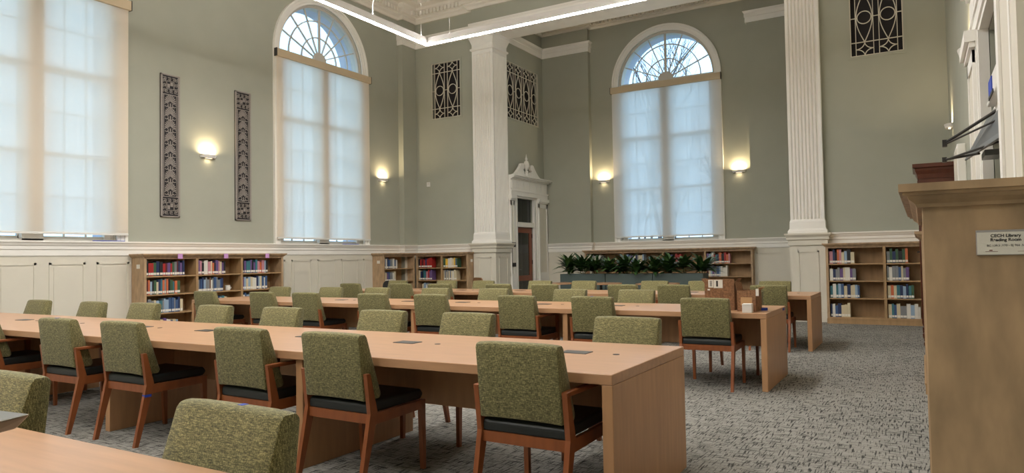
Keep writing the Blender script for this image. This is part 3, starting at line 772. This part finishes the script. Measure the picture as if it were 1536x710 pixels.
# ------------------------------------------------------------------ bookcases
ZS = [.12, .475, .795, 1.11]     # shelf tops
CAP = [(0, 1.425), (.012, 1.425), (.016, 1.435), (.03, 1.447), (.034, 1.457), (.046, 1.459), (.046, 1.466), (.055, 1.468), (.055, 1.49), (0, 1.49)]
def bookcase(label, loc, rz, bays, depth=.36, endl=True, endr=True, plates=(), name='bookcase', lilac=(), zs=1.0):
    """local x along the width, local -y to the front, y=0 the back"""
    r = thing(name, label, 'bookcase', loc, rz)
    t = .045; xs = [0]
    for w in bays: xs.append(xs[-1]+t+w)
    Wd = xs[-1]+t; d = depth
    ends = []
    b = MB(); b.box(.002, Wd-.002, -.02, 0, .1, 1.43); b.build('back_panel', OAK, r)
    for i, x in enumerate(xs):
        if i in (0, len(xs)-1):
            b = MB(); b.box(x, x+t, -d, 0, 0, 1.44); ends.append(b.build('end_panel', OAKD, r, bevel=.002, seg=1))
        else:
            b = MB(); b.box(x, x+t, -d+.004, -.02, .1, 1.43); b.build('divider', OAK, r)
    for i, w in enumerate(bays):
        for z in ZS[1:]:
            b = MB(); b.box(xs[i]+t, xs[i]+t+w, -d+.012, -.02, z-.022, z); b.build('shelf', OAK, r)
        b = MB(); b.box(xs[i]+t, xs[i]+t+w, -d+.012, -.02, ZS[0]-.03, ZS[0]); b.build('shelf', OAK, r)
    b = MB(); b.box(-.006, Wd+.006, -d-.008, -.0, 0, .085); b.box(-.002, Wd+.002, -d-.014, 0, .085, .1); b.build('base', OAK, r)
    b = MB(); b.box(t, Wd-t, -d+.006, 0, 1.40, 1.44); b.box(-.0, Wd, -d, 0, 1.44, 1.488)
    b.sweep([(0, 0), (0, -d), (Wd, -d), (Wd, 0)], [(-o, z) for o, z in CAP]); b.build('cornice_top', OAKD, r)
    for (x, y) in plates:
        b = MB(); b.box(x-.04, x+.04, y-.004, y, 1.24, 1.31) if y < -.1 else None
        if y < -.1: b.build('range_label', PAPER, r)
        else:
            b.box(x, x+.004 if x > .5 else x-.004, -.25, -.17, 1.24, 1.31) if False else b.box(min(x, x+(.004 if x > .5 else -.004)), max(x, x+(.004 if x > .5 else -.004)), -.24, -.15, 1.24, 1.31)
            b.build('range_label', PAPER, ends[1] if x > .5 else ends[0])
    for x in lilac:
        b = MB(); b.box(x-.045, x+.045, -d-.064, -d-.057, 1.40, 1.485); p = b.build('shelf_tag', LILAC, r); p['label'] = 'lilac paper tag hanging over the top edge'
    return r, xs, t, Wd
BC = 'leftmost bookcase'
CaseL = bookcase('wide three-bay wooden bookcase against the left wall, lilac tags on top', (XL+.02, 6.95, 0), PI/2, [.93, .91, .93], plates=((0, 0),), lilac=(.62, 1.55, 2.5))
CaseC1 = bookcase('narrow single-bay bookcase on the left wall just before the corner', (XL+.02, 12.98, 0), PI/2, [1.11], plates=((0, 0),))
CaseC2 = bookcase('two-bay bookcase along the corner wall left of the fluted column', (-11.205, YF-.02, 0), 0, [.735, .735], plates=((1.605, 0),))
CaseW = bookcase('long four-bay bookcase below the alcove window, behind the green plants', (-7.72, AY-.02, 0), 0, [1.01, 1.01, 1.01, 1.05], plates=())
CaseR = bookcase('two-bay bookcase at the right end of the back wall, half-filled shelves', (-1.545, YF-.02, 0), 0, [.90, .90])
CaseN = bookcase('near wooden bookcase end at the right edge, carrying a reading room sign', (XR-.02, 3.77, 0), -PI/2, [.68, .68], depth=.475)
CaseN2 = bookcase('low wooden bookcase against the right wall, mostly behind the near one', (XR-.02, 9.46, 0), -PI/2, [.95, .95], depth=.475)

# ------------------------------------------------------------------ books
PAL = {'dark blue': (40, 52, 88), 'blue': (62, 88, 128), 'teal': (60, 112, 122), 'black': (30, 30, 34), 'maroon': (92, 36, 40), 'red': (158, 40, 36),
       'white': (216, 212, 202), 'cream': (204, 190, 158), 'grey': (128, 130, 132), 'green': (62, 92, 66), 'orange': (196, 104, 66), 'yellow': (212, 172, 60),
       'purple': (104, 80, 128), 'pink': (190, 130, 140), 'brown': (112, 78, 52), 'light blue': (146, 168, 190)}
BM = {k: mat(k.replace(' ', '_')+'_cover', srgb(*v), .5) for k, v in PAL.items()}
PAGES = mat('book_pages', srgb(225, 216, 195), .8)
protos = {}
def book_mesh(th, h, dp, col):
    key = (round(th, 3), round(h, 2), col)
    if key in protos: return protos[key].data
    b = MB()   # local: spine at y=-dp, x 0..th
    c = .003
    b.box(0, c, -dp, 0, 0, h, 0); b.box(th-c, th, -dp, 0, 0, h, 0); b.box(c, th-c, -dp, -dp+c, 0, h, 0)
    b.box(c, th-c, -dp+c, -.004, .004, h-.005, 1)
    b.box(.002, th-.002, -dp-.0008, -dp+.001, .018, .055, 2)
    if int(th*2000) % 2: b.box(.004, th-.004, -dp-.0006, -dp+.001, h*.6, h*.8, 3)
    o = b.build('book', [BM[col], PAGES, PAPER, BM['cream' if col not in ('cream', 'white') else 'black']]); protos[key] = o
    return None
NB = 0
def put_book(case, bayi, si, off, th, h, col, rank, cname, bname, sname, lean=0):
    global NB
    r, xs, t, Wd = case
    dp = round(R.uniform(.14, .18), 2); dp = .17
    key = (round(th, 3), round(h, 2), col)
    me = book_mesh(th, h, dp, col)
    o = protos[key] if me is None else bpy.data.objects.new('book', me)
    if me is not None: C.objects.link(o)
    depth = {id(CaseN): .475}.get(id(case), .36)
    lx = xs[bayi]+t+off; ly = -depth+.04+.17+R.uniform(-.006, .012)
    Mx = Matrix.Translation(r.location) @ Matrix.Rotation(r.rotation_euler.z, 4, 'Z')
    o.location = Mx @ Vector((lx, ly, ZS[si]+.0005)); o.rotation_euler = (0, lean, r.rotation_euler.z)
    suf = 'th' if 10 <= rank % 100 <= 20 else {1: 'st', 2: 'nd', 3: 'rd'}.get(rank % 10, 'th')
    tag(o, '%s book, %d%s from left, %s shelf, %s, %s' % (col, rank, suf, sname, bname, cname), 'book', 'books on the %s shelf, %s, %s' % (sname, bname, cname))
    NB += 1
def fill(case, bayi, si, n, length, cols, cname, bname, start=.012):
    sname = {3: 'top', 2: 'second', 1: 'third', 0: 'bottom'}[si]
    off = start; pool = []
    for k, wt in cols.items(): pool += [k]*wt
    base = length/n
    for i in range(n):
        th = round(max(.018, min(.06, base*R.choice((.7, .85, 1, 1.1, 1.3))))*200)/200
        h = R.choice((.21, .22, .23, .24, .25, .26))
        if off+th > start+length+.03: break
        c = R.choice(pool); put_book(case, bayi, si, off, th, h, c, i+1, cname, bname, sname); off += th+.0015
MIX1 = {'dark blue': 3, 'red': 6, 'maroon': 3, 'black': 2, 'white': 1, 'grey': 2, 'purple': 1, 'yellow': 1, 'green': 1}
MIX2 = {'dark blue': 2, 'teal': 2, 'orange': 3, 'cream': 2, 'green': 3, 'grey': 2, 'black': 2, 'light blue': 1, 'maroon': 1}
MIX3 = {'white': 3, 'cream': 3, 'blue': 2, 'light blue': 3, 'dark blue': 3, 'grey': 3, 'teal': 1, 'brown': 1}
MIX4 = {'black': 3, 'teal': 2, 'pink': 3, 'purple': 2, 'cream': 2, 'dark blue': 2, 'white': 2, 'red': 2, 'light blue': 2, 'orange': 1}
MIX5 = {'white': 4, 'cream': 3, 'light blue': 2, 'purple': 2, 'grey': 2, 'maroon': 1, 'blue': 2, 'dark blue': 1}
N1 = 'left wall bookcase'
fill(CaseL, 0, 3, 17, .70, MIX1, N1, 'left bay'); fill(CaseL, 0, 2, 16, .66, MIX2, N1, 'left bay'); fill(CaseL, 0, 1, 15, .66, MIX3, N1, 'left bay'); fill(CaseL, 0, 0, 13, .62, MIX5, N1, 'left bay')
fill(CaseL, 1, 3, 14, .58, MIX4, N1, 'middle bay'); fill(CaseL, 1, 2, 15, .56, MIX3, N1, 'middle bay'); fill(CaseL, 1, 1, 11, .60, MIX4, N1, 'middle bay')
fill(CaseL, 2, 3, 14, .60, MIX4, N1, 'right bay'); fill(CaseL, 2, 2, 14, .58, MIX5, N1, 'right bay'); fill(CaseL, 2, 1, 9, .45, MIX5, N1, 'right bay')
N2 = 'corner left bookcase'; fill(CaseC1, 0, 3, 10, .52, MIX3, N2, 'only bay'); fill(CaseC1, 0, 2, 9, .45, MIX5, N2, 'only bay')
N3 = 'corner two-bay bookcase'
fill(CaseC2, 0, 3, 9, .40, MIX1, N3, 'left bay'); fill(CaseC2, 0, 2, 9, .46, MIX4, N3, 'left bay'); fill(CaseC2, 0, 1, 8, .34, MIX5, N3, 'left bay', .1)
fill(CaseC2, 1, 3, 9, .40, {'white': 2, 'green': 2, 'yellow': 3, 'cream': 2, 'blue': 1}, N3, 'right bay'); fill(CaseC2, 1, 2, 10, .44, MIX5, N3, 'right bay'); fill(CaseC2, 1, 1, 4, .2, MIX3, N3, 'right bay', .12)
N4 = 'alcove window bookcase'
fill(CaseW, 0, 3, 10, .48, {'grey': 3, 'dark blue': 2, 'white': 2, 'green': 2}, N4, 'first bay'); fill(CaseW, 1, 3, 11, .5, MIX5, N4, 'second bay'); fill(CaseW, 2, 3, 8, .40, MIX1, N4, 'third bay', .05); fill(CaseW, 3, 3, 12, .56, MIX4, N4, 'fourth bay'); fill(CaseW, 3, 2, 11, .52, MIX5, N4, 'fourth bay')
N5 = 'right wall-end bookcase'
fill(CaseR, 0, 3, 9, .42, MIX4, N5, 'left bay'); fill(CaseR, 0, 2, 10, .42, MIX5, N5, 'left bay'); fill(CaseR, 0, 1, 11, .46, MIX3, N5, 'left bay'); fill(CaseR, 0, 0, 7, .30, MIX3, N5, 'left bay')
fill(CaseR, 1, 3, 7, .33, MIX2, N5, 'right bay'); fill(CaseR, 1, 2, 8, .36, MIX5, N5, 'right bay'); fill(CaseR, 1, 1, 9, .42, MIX2, N5, 'right bay'); fill(CaseR, 1, 0, 10, .5, MIX3, N5, 'right bay')
print('BOOKS', NB)

# mug on the left bookcase
r = thing('mug', 'white mug on the second shelf of the left wall bookcase', 'mug', (XL+.02+.24, 6.95+.045+.93+.045+.70, ZS[2]+.001), 0)
b = MB(); b.lathe([(.04, 0), (.045, .01), (.046, .095), (.042, .095), (.04, .012), (.001, .012)], n=20); b.build('cup', WPLAS, r, smooth=True)
b = MB(); b.tube([(.0, .044+.03*math.sin(PI*i/8), .075-.055*i/8) for i in range(9)], .006, 6); b.build('handle', WPLAS, r, smooth=True)

# sign on the near bookcase end
def text(body, size, parent, loc, m, bold=False, align='CENTER', name='lettering'):
    cu = bpy.data.curves.new(name, 'FONT'); cu.body = body; cu.size = size; cu.align_x = align; cu.extrude = .0002
    if bold: cu.offset = size*.028
    o = bpy.data.objects.new(name, cu); C.objects.link(o)
    bpy.context.view_layer.update()
    me = bpy.data.meshes.new_from_object(o.evaluated_get(bpy.context.evaluated_depsgraph_get()))
    bpy.data.objects.remove(o); me.materials.clear(); me.materials.append(m)
    q = bpy.data.objects.new(name, me); C.objects.link(q); q.parent = parent; q.location = loc; q.rotation_euler = (PI/2, 0, 0); return q
NEARY = 3.77-(.68*2+.045*3)     # front end plane of the near bookcase
r = thing('wall_sign', 'white framed reading room sign on the near bookcase end', 'sign', (.195, NEARY, 1.324), 0)
b = MB(); b.box(-.066, .066, -.006, 0, -.036, .032); b.build('holder', ACRYL, r, bevel=.001, seg=1)
b = MB(); b.box(-.064, .064, -.0075, -.0061, -.034, .026); b.build('card', PAPER, r)
text('CECH Library', .0115, r, (.0, -.0078, .0125), INK, True); text('Reading Room', .0115, r, (.0, -.0078, .0015), INK, True)
text('BC 139.5 .Y70 - BJ 966 .S6', .0078, r, (.0, -.0078, -.0125), INK)
b = MB(); b.box(-.046, -.018, -.0082, -.0077, -.0265, -.0255); b.box(-.037, -.030, -.0082, -.0077, -.024, -.0215); b.box(.025, .05, -.0082, -.0077, -.0265, -.0258); b.build('small_print', INKR, r)

# plates on walls
r = thing('thermostat', 'small white thermostat on the wall left of the corner column', 'thermostat', (-11.05, YF, 3.22), 0)
b = MB(); b.box(-.05, .05, -.025, 0, 0, .12); b.build('housing', WPLAS, r, bevel=.004); b = MB(); b.box(-.02, .02, -.028, -.0255, .06, .09); b.build('display', CREAM, r)
r = thing('door_notice', 'dark framed notice hanging between the corner column and the wooden door', 'sign', (-8.93, 15.26, 1.1), PI/2)
b = MB(); b.box(-.09, .09, -.04, -.0, 0, .62); b.build('frame', BLACK, r); b = MB(); b.box(-.08, .08, -.044, -.041, .1, .5); b.build('sheet', PAPER, r)

# ------------------------------------------------------------------ door surrounds
def surround(name, loc, rz, hw, pw, ztop, left_clip=None, pj=1.0):
    """local x along the wall, -y into the room"""
    r = sroot(name, loc, rz); b = MB(); cw = .2
    for s in (-1, 1):
        x0, x1 = sorted((s*hw, s*(hw+cw)))
        b.box(x0, x1, -.05, 0, 0, ztop); b.box(s*hw-.0 if s > 0 else -hw-.05, s*hw+.05 if s > 0 else -hw, -.07, -.05, 0, ztop-.0)
        b.box(x0+(.15 if s > 0 else 0), x1-(0 if s > 0 else .15), -.075, -.05, 0, ztop)
    b.box(-hw-cw, hw+cw, -.06, 0, ztop, ztop+.08); b.box(-hw, hw, -.05, .1, 2.13, 2.25)
    b.build('door_casing', WHITE, r)
    for s in (-1, 1):
        x0, x1 = sorted((s*(hw+cw), s*(hw+cw+pw)))
        if left_clip is not None: x0 = max(x0, left_clip)
        b = MB(); b.box(x0, x1, -.08, 0, 0, ztop+.02)
        b.box(x0, x0+.06, -.10, -.08, .9, ztop-.1); b.box(x1-.06, x1, -.10, -.08, .9, ztop-.1); b.box(x0, x1, -.10, -.08, ztop-.2, ztop-.1)
        b.build('pilaster', WHITE, r)
        b = MB(); b.box(x0+.06, x1-.06, -.088, -.08, .9, ztop-.2); b.build('pilaster_panel', CREAM, r)
        b = MB(); b.box(x0-.03, x1+.03, -.15, 0, 0, .42); b.box(x0-.06, x1+.06, -.18, 0, .42, .47); b.box(x0-.01, x1+.01, -.12, 0, .47, .86); b.box(x0-.0, x1+.0, -.11, 0, .86, .92)
        b.build('pilaster_base', WHITE, r)
        b = MB(); b.box(x0-.02, x1+.02, -.12, 0, ztop-.08, ztop-.04); b.box(x0-.04, x1+.04, -.15, 0, ztop-.04, ztop+.05); b.build('pilaster_capital', WHITE, r)
    W = hw+cw+pw; lc = -W if left_clip is None else left_clip
    b = MB(); b.box(lc, W, -.12, 0, ztop+.05, ztop+.16); b.box(lc, W+.01, -.14, 0, ztop+.16, ztop+.19); b.box(lc, W, -.10, 0, ztop+.19, ztop+.47)
    n = 6
    for i in range(n):
        a = lc+.05+(W-lc-.1)*i/n; c = a+(W-lc-.1)/n-.06; b.box(a, c, -.112, -.1, ztop+.23, ztop+.43)
    b.box(lc, W+.03, -.15, 0, ztop+.47, ztop+.50); b.box(lc, W+.07, -.21, 0, ztop+.50, ztop+.54); b.box(lc, W+.1, -.25, 0, ztop+.54, ztop+.57)
    b.v = [(x, y*pj, z) for x, y, z in b.v]; b.build('entablature', WHITE, r)
    # broken scroll pediment with finial
    zt = ztop+.57
    for s in (-1, 1):
        P = [(.74, 0)]
        for i in range(11): t = i/10; P.append((.74-.42*t, .02+.31*(t**1.6)))
        for i in range(0, 9): a_ = PI*.45-PI*1.15*i/8; P.append((.235-.085*math.cos(a_)+.03, .255+.085*math.sin(a_)))
        P[-9:] = [(.25-.075*math.sin(PI*k/8*1.1), .26+.085*math.cos(PI*k/8*1.1)) for k in range(9)]
        P += [(.20, .15), (.17, .06), (.13, .04), (.13, 0)]
        b = MB(); b.prism([(s*x, zt+z) for x, z in P], 'y', -.14, -.06)
        b.build('scroll', WHITE, r)
    b = MB(); b.box(-.07, .07, -.17, -.03, zt, zt+.1); b.lathe([(.03, zt+.1), (.055, zt+.14), (.03, zt+.17), (.07, zt+.26), (.08, zt+.34), (.05, zt+.42), (.02, zt+.44), (.035, zt+.48), (.015, zt+.53), (.001, zt+.62)], 0, -.1, 14); b.build('finial', WHITE, r)
    return r
D1 = surround('door_1', (AX0+.02, 15.99, 0), PI/2, .45, .5, 2.87, left_clip=-.84)
def wood_door(parent):
    b = MB(); w = .44
    b.box(-w, -w+.12, .02, .065, .01, 2.12); b.box(w-.12, w, .02, .065, .01, 2.12); b.box(-w+.12, w-.12, .02, .065, 1.98, 2.12); b.box(-w+.12, w-.12, .02, .065, .72, .86); b.box(-w+.12, w-.12, .02, .065, .01, .25)
    d = b.build('door_leaf', DOORW, parent)
    b = MB(); b.box(-w+.12, w-.12, .038, .044, .86, 1.98); b.box(-w+.12, w-.12, .038, .044, .25, .72); b.build('glass_pane', DGLASS, d)
    b = MB(); b.box(-w+.03, -w+.08, -.002, .02, .95, 1.1); b.tube([(-w+.055, -.005, 1.02), (-w+.055, -.05, 1.02), (-w+.17, -.05, 1.02)], .01, 6); b.build('door_handle', GREYM, d)
    b = MB()
    for z in (.55, 1.15, 1.85): b.box(w-.005, w+.012, .0, .03, z, z+.11)
    b.build('hinge', DMET, d)
    b = MB(); b.box(-.44, .44, .04, .046, 2.26, 2.86); b.build('transom_pane', DGLASS, parent)
wood_door(D1)
D2 = surround('door_2', (XR-.005, 5.65, 0), -PI/2, .75, .65, 3.0, pj=.62)

b = MB(); b.box(.40, XR, 3.82, 4.62, 0, ZC-.01); struct(b.build('wall_right_pier', CREAM))
b = MB(); b.box(.385, .399, 4.5, 4.62, 0, 7.0); b.box(.37, .399, 3.8, 4.62, 0, .2); struct(b.build('trim_right_pier', WHITE))
# white notice case beyond the right door
r = thing('notice_case', 'white notice case on the right wall behind the dark wooden cabinet', 'notice case', (XR, 10.4, 1.75), -PI/2)
b = MB(); b.box(-.45, .45, -.09, 0, 0, .85); b.build('case', WHITE, r, bevel=.01); b = MB(); b.box(-.4, .4, -.096, -.0905, .05, .8); b.build('panel', CREAM, r)

# projector arm beside the right door
r = thing('projector_bracket', 'grey projector with folded arms and blue tape fixed beside the right door', 'projector', (XR, 5.6, 0), 0)
b = MB(); b.hexa([(-.20, .6, 1.98), (-.19, .6, 1.975), (-.05, -.6, 1.975), (-.06, -.6, 1.985), (-.07, .35, 2.24), (-.06, .35, 2.23), (-.02, -.6, 2.24), (-.03, -.6, 2.25)]); b.build('tilted_plate', GREYM, r, bevel=.002, seg=1)
b = MB(); b.box(-.10, -.02, -.75, -.1, 2.24, 2.27); b.box(-.09, -.02, -.72, -.15, 2.27, 2.40); b.build('housing', WPLAS, r, bevel=.008)
b = MB(); b.box(-.096, -.0905, -.42, -.2, 2.28, 2.38); b.build('tape_patch', BLUE, r)
b = MB(); b.box(-.105, -.1, -.6, -.3, 2.245, 2.265); b.build('lens_slot', BLACK, r)
for (p, q, rr) in (((-.32, .5, 2.11), (-.02, -.2, 2.22), .011), ((-.32, .5, 2.10), (-.02, -.4, 2.13), .007), ((-.33, .5, 1.98), (-.02, -.3, 1.995), .008), ((-.33, .5, 1.985), (-.14, .1, 1.965), .009)):
    b = MB(); b.tube([p, q], rr, 8); b.build('arm_rod', DMET, r)
b = MB(); b.box(-.34, -.31, .47, .52, 2.08, 2.13); b.build('rod_joint', DMET, r); b = MB(); b.box(-.345, -.315, .47, .52, 1.965, 2.0); b.build('rod_joint', DMET, r)
b = MB(); b.box(-.1, 0, .2, .5, 1.96, 2.0); b.build('wall_foot', GREYM, r)

# tall mahogany cabinet far along the right wall
r = thing('tall_cabinet', 'dark mahogany cabinet with moulded top showing above the near bookcase', 'cabinet', (XR-.06, 11.4, 0), -PI/2)
b = MB(); b.box(-.38, .38, -.44, 0, .27, 2.38); b.build('body', MAHOG, r, bevel=.003, seg=1)
for sx in (-1, 1):
    for y in (-.40, -.05):
        b = MB(); b.lathe([(.03, 0), (.045, .02), (.05, .06), (.025, .09), (.055, .13), (.06, .18), (.03, .21), (.055, .24), (.055, .27)], sx*.33, y, 14); b.build('turned_leg', MAHOG, r, smooth=True)
b = MB(); b.sweep([(-.38, 0), (-.38, -.44), (.38, -.44), (.38, 0)], [(-o, z) for o, z in ((0, 2.30), (.012, 2.30), (.02, 2.36), (.04, 2.41), (.045, 2.44), (.07, 2.45), (.07, 2.50), (0, 2.50))]); b.box(-.38, .38, -.44, 0, 2.38, 2.498); b.build('cornice', MAHOG, r)
for s in (-1, 1):
    x0, x1 = sorted((s*.01, s*.36)); b = MB(); b.box(x0, x1, -.458, -.441, .32, 2.28); d = b.build('door', MAHOG, r, bevel=.004, seg=1)
    b = MB(); b.tube([(s*.05, -.458, 1.3), (s*.05, -.49, 1.3)], .012, 8); b.build('knob', DMET, d)

# ------------------------------------------------------------------ alcove furniture
for i, (x0, x1, w) in enumerate(((-7.42, -6.27, 'leftmost'), (-6.26, -5.15, 'middle'), (-5.14, -4.02, 'rightmost'))):
    r = thing('planter', '%s of three dark green planter boxes in front of the alcove window' % w, 'planter', ((x0+x1)/2, 15.1, 0), 0)
    h = (x1-x0)/2-.004; b = MB(); b.box(-h, h, -.22, -.2, .03, .92); b.box(-h, h, .2, .22, .03, .92); b.box(-h, -h+.02, -.2, .2, .03, .92); b.box(h-.02, h, -.2, .2, .03, .92); b.build('box', PLANTER, r)
    b = MB(); b.box(-h+.03, h-.03, -.19, .19, 0, .03); b.build('plinth', BLACK, r)
    b = MB(); b.box(-h+.021, h-.021, -.199, .199, .8, .87); b.build('soil', SOIL, r)
def plant(x, y, label, seed, big=1):
    rr = random.Random(seed); r = thing('leafy_plant', label, 'plant', (x, y, .87), rr.uniform(0, 6))
    st = MB(); tops = []
    for k in range(4):
        a = rr.uniform(0, 6.28); q = Vector((math.cos(a)*.07, math.sin(a)*.07, rr.uniform(.06, .2)*big)); st.tube([(q.x*.3, q.y*.3, -.02), q], .010, 5); tops.append(q)
    st.build('stalk', STALK, r)
    for mi, mm in enumerate((LEAF, LEAF2)):
        b = MB()
        for k in range(64 if mi == 0 else 20):
            base = rr.choice(tops); a = rr.uniform(0, 2*PI); el = rr.uniform(.15, 1.4); L = rr.uniform(.26, .46)*big; w = rr.uniform(.034, .052)
            d = Vector((math.cos(a), math.sin(a), 0)); side = Vector((-d.y, d.x, 0)); n = 6; vs = []
            drop = rr.uniform(.25, .6)
            for i in range(n+1):
                t = i/n; c = base+d*(L*t*math.cos(el*(1-.3*t)))+Vector((0, 0, L*t*math.sin(el)-drop*L*t*t*.7)); ww = w*math.sin(PI*min(.97, .12+.85*t))
                up = Vector((0, 0, .25*ww))
                vs += [c-side*ww+up, c-Vector((0, 0, .0)), c+side*ww+up]
            fs = []
            for i in range(n): o = i*3; fs += [(o, o+1, o+4, o+3), (o+1, o+2, o+5, o+4)]
            b.add(vs, fs)
        b.build('foliage', mm, r, smooth=True)
    return r
pw = ['first', 'second', 'third', 'fourth', 'fifth', 'sixth', 'seventh', 'eighth', 'ninth', 'tenth']
for i in range(10):
    plant(-7.28+i*.352, 15.1+R.uniform(-.05, .05), 'dark leafy green plant in the planter boxes, %s from the left' % pw[i], 40+i, 1.1+.1*math.sin(i*2.1)+(.15 if i == 9 else 0))
for i, (x, lab) in enumerate(((-7.1, 'left one of the small round wooden tables before the planters'), (-6.02, 'middle one of the small round wooden tables before the planters'), (-4.75, 'right one of the small round wooden tables before the planters'))):
    r = thing('round_table', lab, 'table', (x, 14.05, 0), 0)
    b = MB(); b.lathe([(.44, .715), (.455, .72), (.455, .738), (.44, .742)], n=40); b.build('tabletop', MAPLE, r)
    b = MB(); b.lathe([(.03, .02), (.03, .715)], n=12); b.build('pedestal', DMET, r)
    b = MB(); b.lathe([(.25, 0), (.25, .012), (.04, .03), (.03, .035)], n=24); b.build('base', DMET, r)
def shell_chair(loc, rz, label, m, ht):
    r = thing('shell_chair', label, 'chair', loc, rz)
    b = MB(); n = 12; P = []
    w = .24
    pts = [(-w, .44), (-w, ht-.12)]+[(-w+.1-.1*math.cos(PI/2*k/5), ht-.12+.12*math.sin(PI/2*k/5)) for k in range(1, 6)]+[(w-.1+.1*math.sin(PI/2*k/5), ht-.12+.12*math.cos(PI/2*k/5)) for k in range(0, 6)]+[(w, .44)]
    b.prism(pts, 'y', .0, .03); b.build('backrest', m, r, bevel=.004)
    b = MB(); b.box(-.23, .23, .0, .45, .42, .45); b.build('seat', m, r, bevel=.01)
    for sx in (-1, 1):
        for y in (.02, .42): b = MB(); b.tube([(sx*.22, y, .42), (sx*.24, y, 0)], .012, 6); b.build('leg', DMET, r)
shell_chair((-8.47, 12.95, 0), 2.6, 'brown rounded wooden chair back beyond the rear table', BROWNC, .9)
shell_chair((-10.62, 12.6, 0), .5, 'black chair by the corner bookcase beyond the rear table', BLACK, .84)

# unidentified grey object at the left edge, shaped like a lamp on an invented stand
r = thing('unidentified_object', 'blurred unidentified grey object over the nearest table at the left edge', 'unidentified object', (-2.12, .72, .745), 0)
b = MB(); b.lathe([(.09, 0), (.09, .02), (.01, .025)], n=24); b.build('base', OBJG, r)
b = MB(); b.tube([(0, 0, .02), (-.01, 0, .175)], .007, 8); b.build('added_pole', OBJG, r)  # invented support for the slab
b = MB(); b.hexa([(-.25, -.06, .165), (.33, .02, .18), (.30, .10, .18), (-.25, .10, .165), (-.25, -.06, .20), (.35, .04, .215), (.33, .12, .215), (-.25, .10, .20)]); b.build('head', OBJG, r, bevel=.008)

# ------------------------------------------------------------------ bare trees outside
def tree(x, y, seed, label):
    rr = random.Random(seed); b = MB()
    def grow(p, d, L, r, lv):
        pts = [p]; q = p.copy(); dd = d.copy()
        for i in range(4):
            dd = (dd+Vector((rr.uniform(-.16, .16), rr.uniform(-.16, .16), rr.uniform(-.02, .14)))).normalized(); q = q+dd*L/4; pts.append(q.copy())
        b.tube(pts, [r*(1-.13*i) for i in range(5)], 5 if lv < 2 else 3)
        if lv >= 5: return
        for k in range(3 if lv else 5):
            s = rr.choice(pts[2:]); nd = (dd+Vector((rr.uniform(-.75, .75), rr.uniform(-.75, .75), rr.uniform(-.1, .5)))).normalized()
            grow(s, nd, L*rr.uniform(.55, .8), r*.57, lv+1)
    grow(Vector((0, 0, 0)), Vector((0, 0, 1)), 4.6, .12, 0)
    o = b.build('bare_tree', BARK, loc=(x, y, -.62)); return tag(o, label, 'tree')
tree(-8.3, 25.5, 3, 'bare winter tree nearest behind the alcove fanlight')
tree(-9.2, 37.5, 5, 'bare winter tree farther back behind the alcove fanlight')
tree(-17.0, 47.5, 9, 'bare winter tree farthest back behind the alcove fanlight')

# ------------------------------------------------------------------ world, camera, colour
w = bpy.data.worlds.new('sky'); bpy.context.scene.world = w; w.use_nodes = True
bg = w.node_tree.nodes['Background']; bg.inputs[0].default_value = (.54, .79, 1.0, 1); bg.inputs[1].default_value = 2.3
F = 1045.6; yaw, pit, rol = .53032, .032086, -.016822
f = Vector((-math.sin(yaw)*math.cos(pit), math.cos(yaw)*math.cos(pit), math.sin(pit)))
rr_ = Vector((math.cos(yaw), math.sin(yaw), 0)); u = rr_.cross(f)
r2 = rr_*math.cos(rol)+u*math.sin(rol); u2 = -rr_*math.sin(rol)+u*math.cos(rol)
cam = bpy.data.cameras.new('camera'); co = bpy.data.objects.new('camera', cam); C.objects.link(co)
cam.sensor_width = 36; cam.lens = F/1536*36; cam.clip_start = .05; cam.clip_end = 300
m4 = Matrix(((r2.x, u2.x, -f.x, 0), (r2.y, u2.y, -f.y, 0), (r2.z, u2.z, -f.z, 1.30), (0, 0, 0, 1)))
co.matrix_world = m4
sc = bpy.context.scene; sc.camera = co
sc.view_settings.view_transform = 'Standard'; sc.view_settings.look = 'None'; sc.view_settings.gamma = 1; sc.view_settings.use_curve_mapping = False
sc.view_settings.exposure = 0.1
sc.cycles.use_denoising = True
sc.cycles.max_bounces = 10; sc.cycles.diffuse_bounces = 6; sc.cycles.transparent_max_bounces = 12
sc.cycles.sample_clamp_indirect = 6
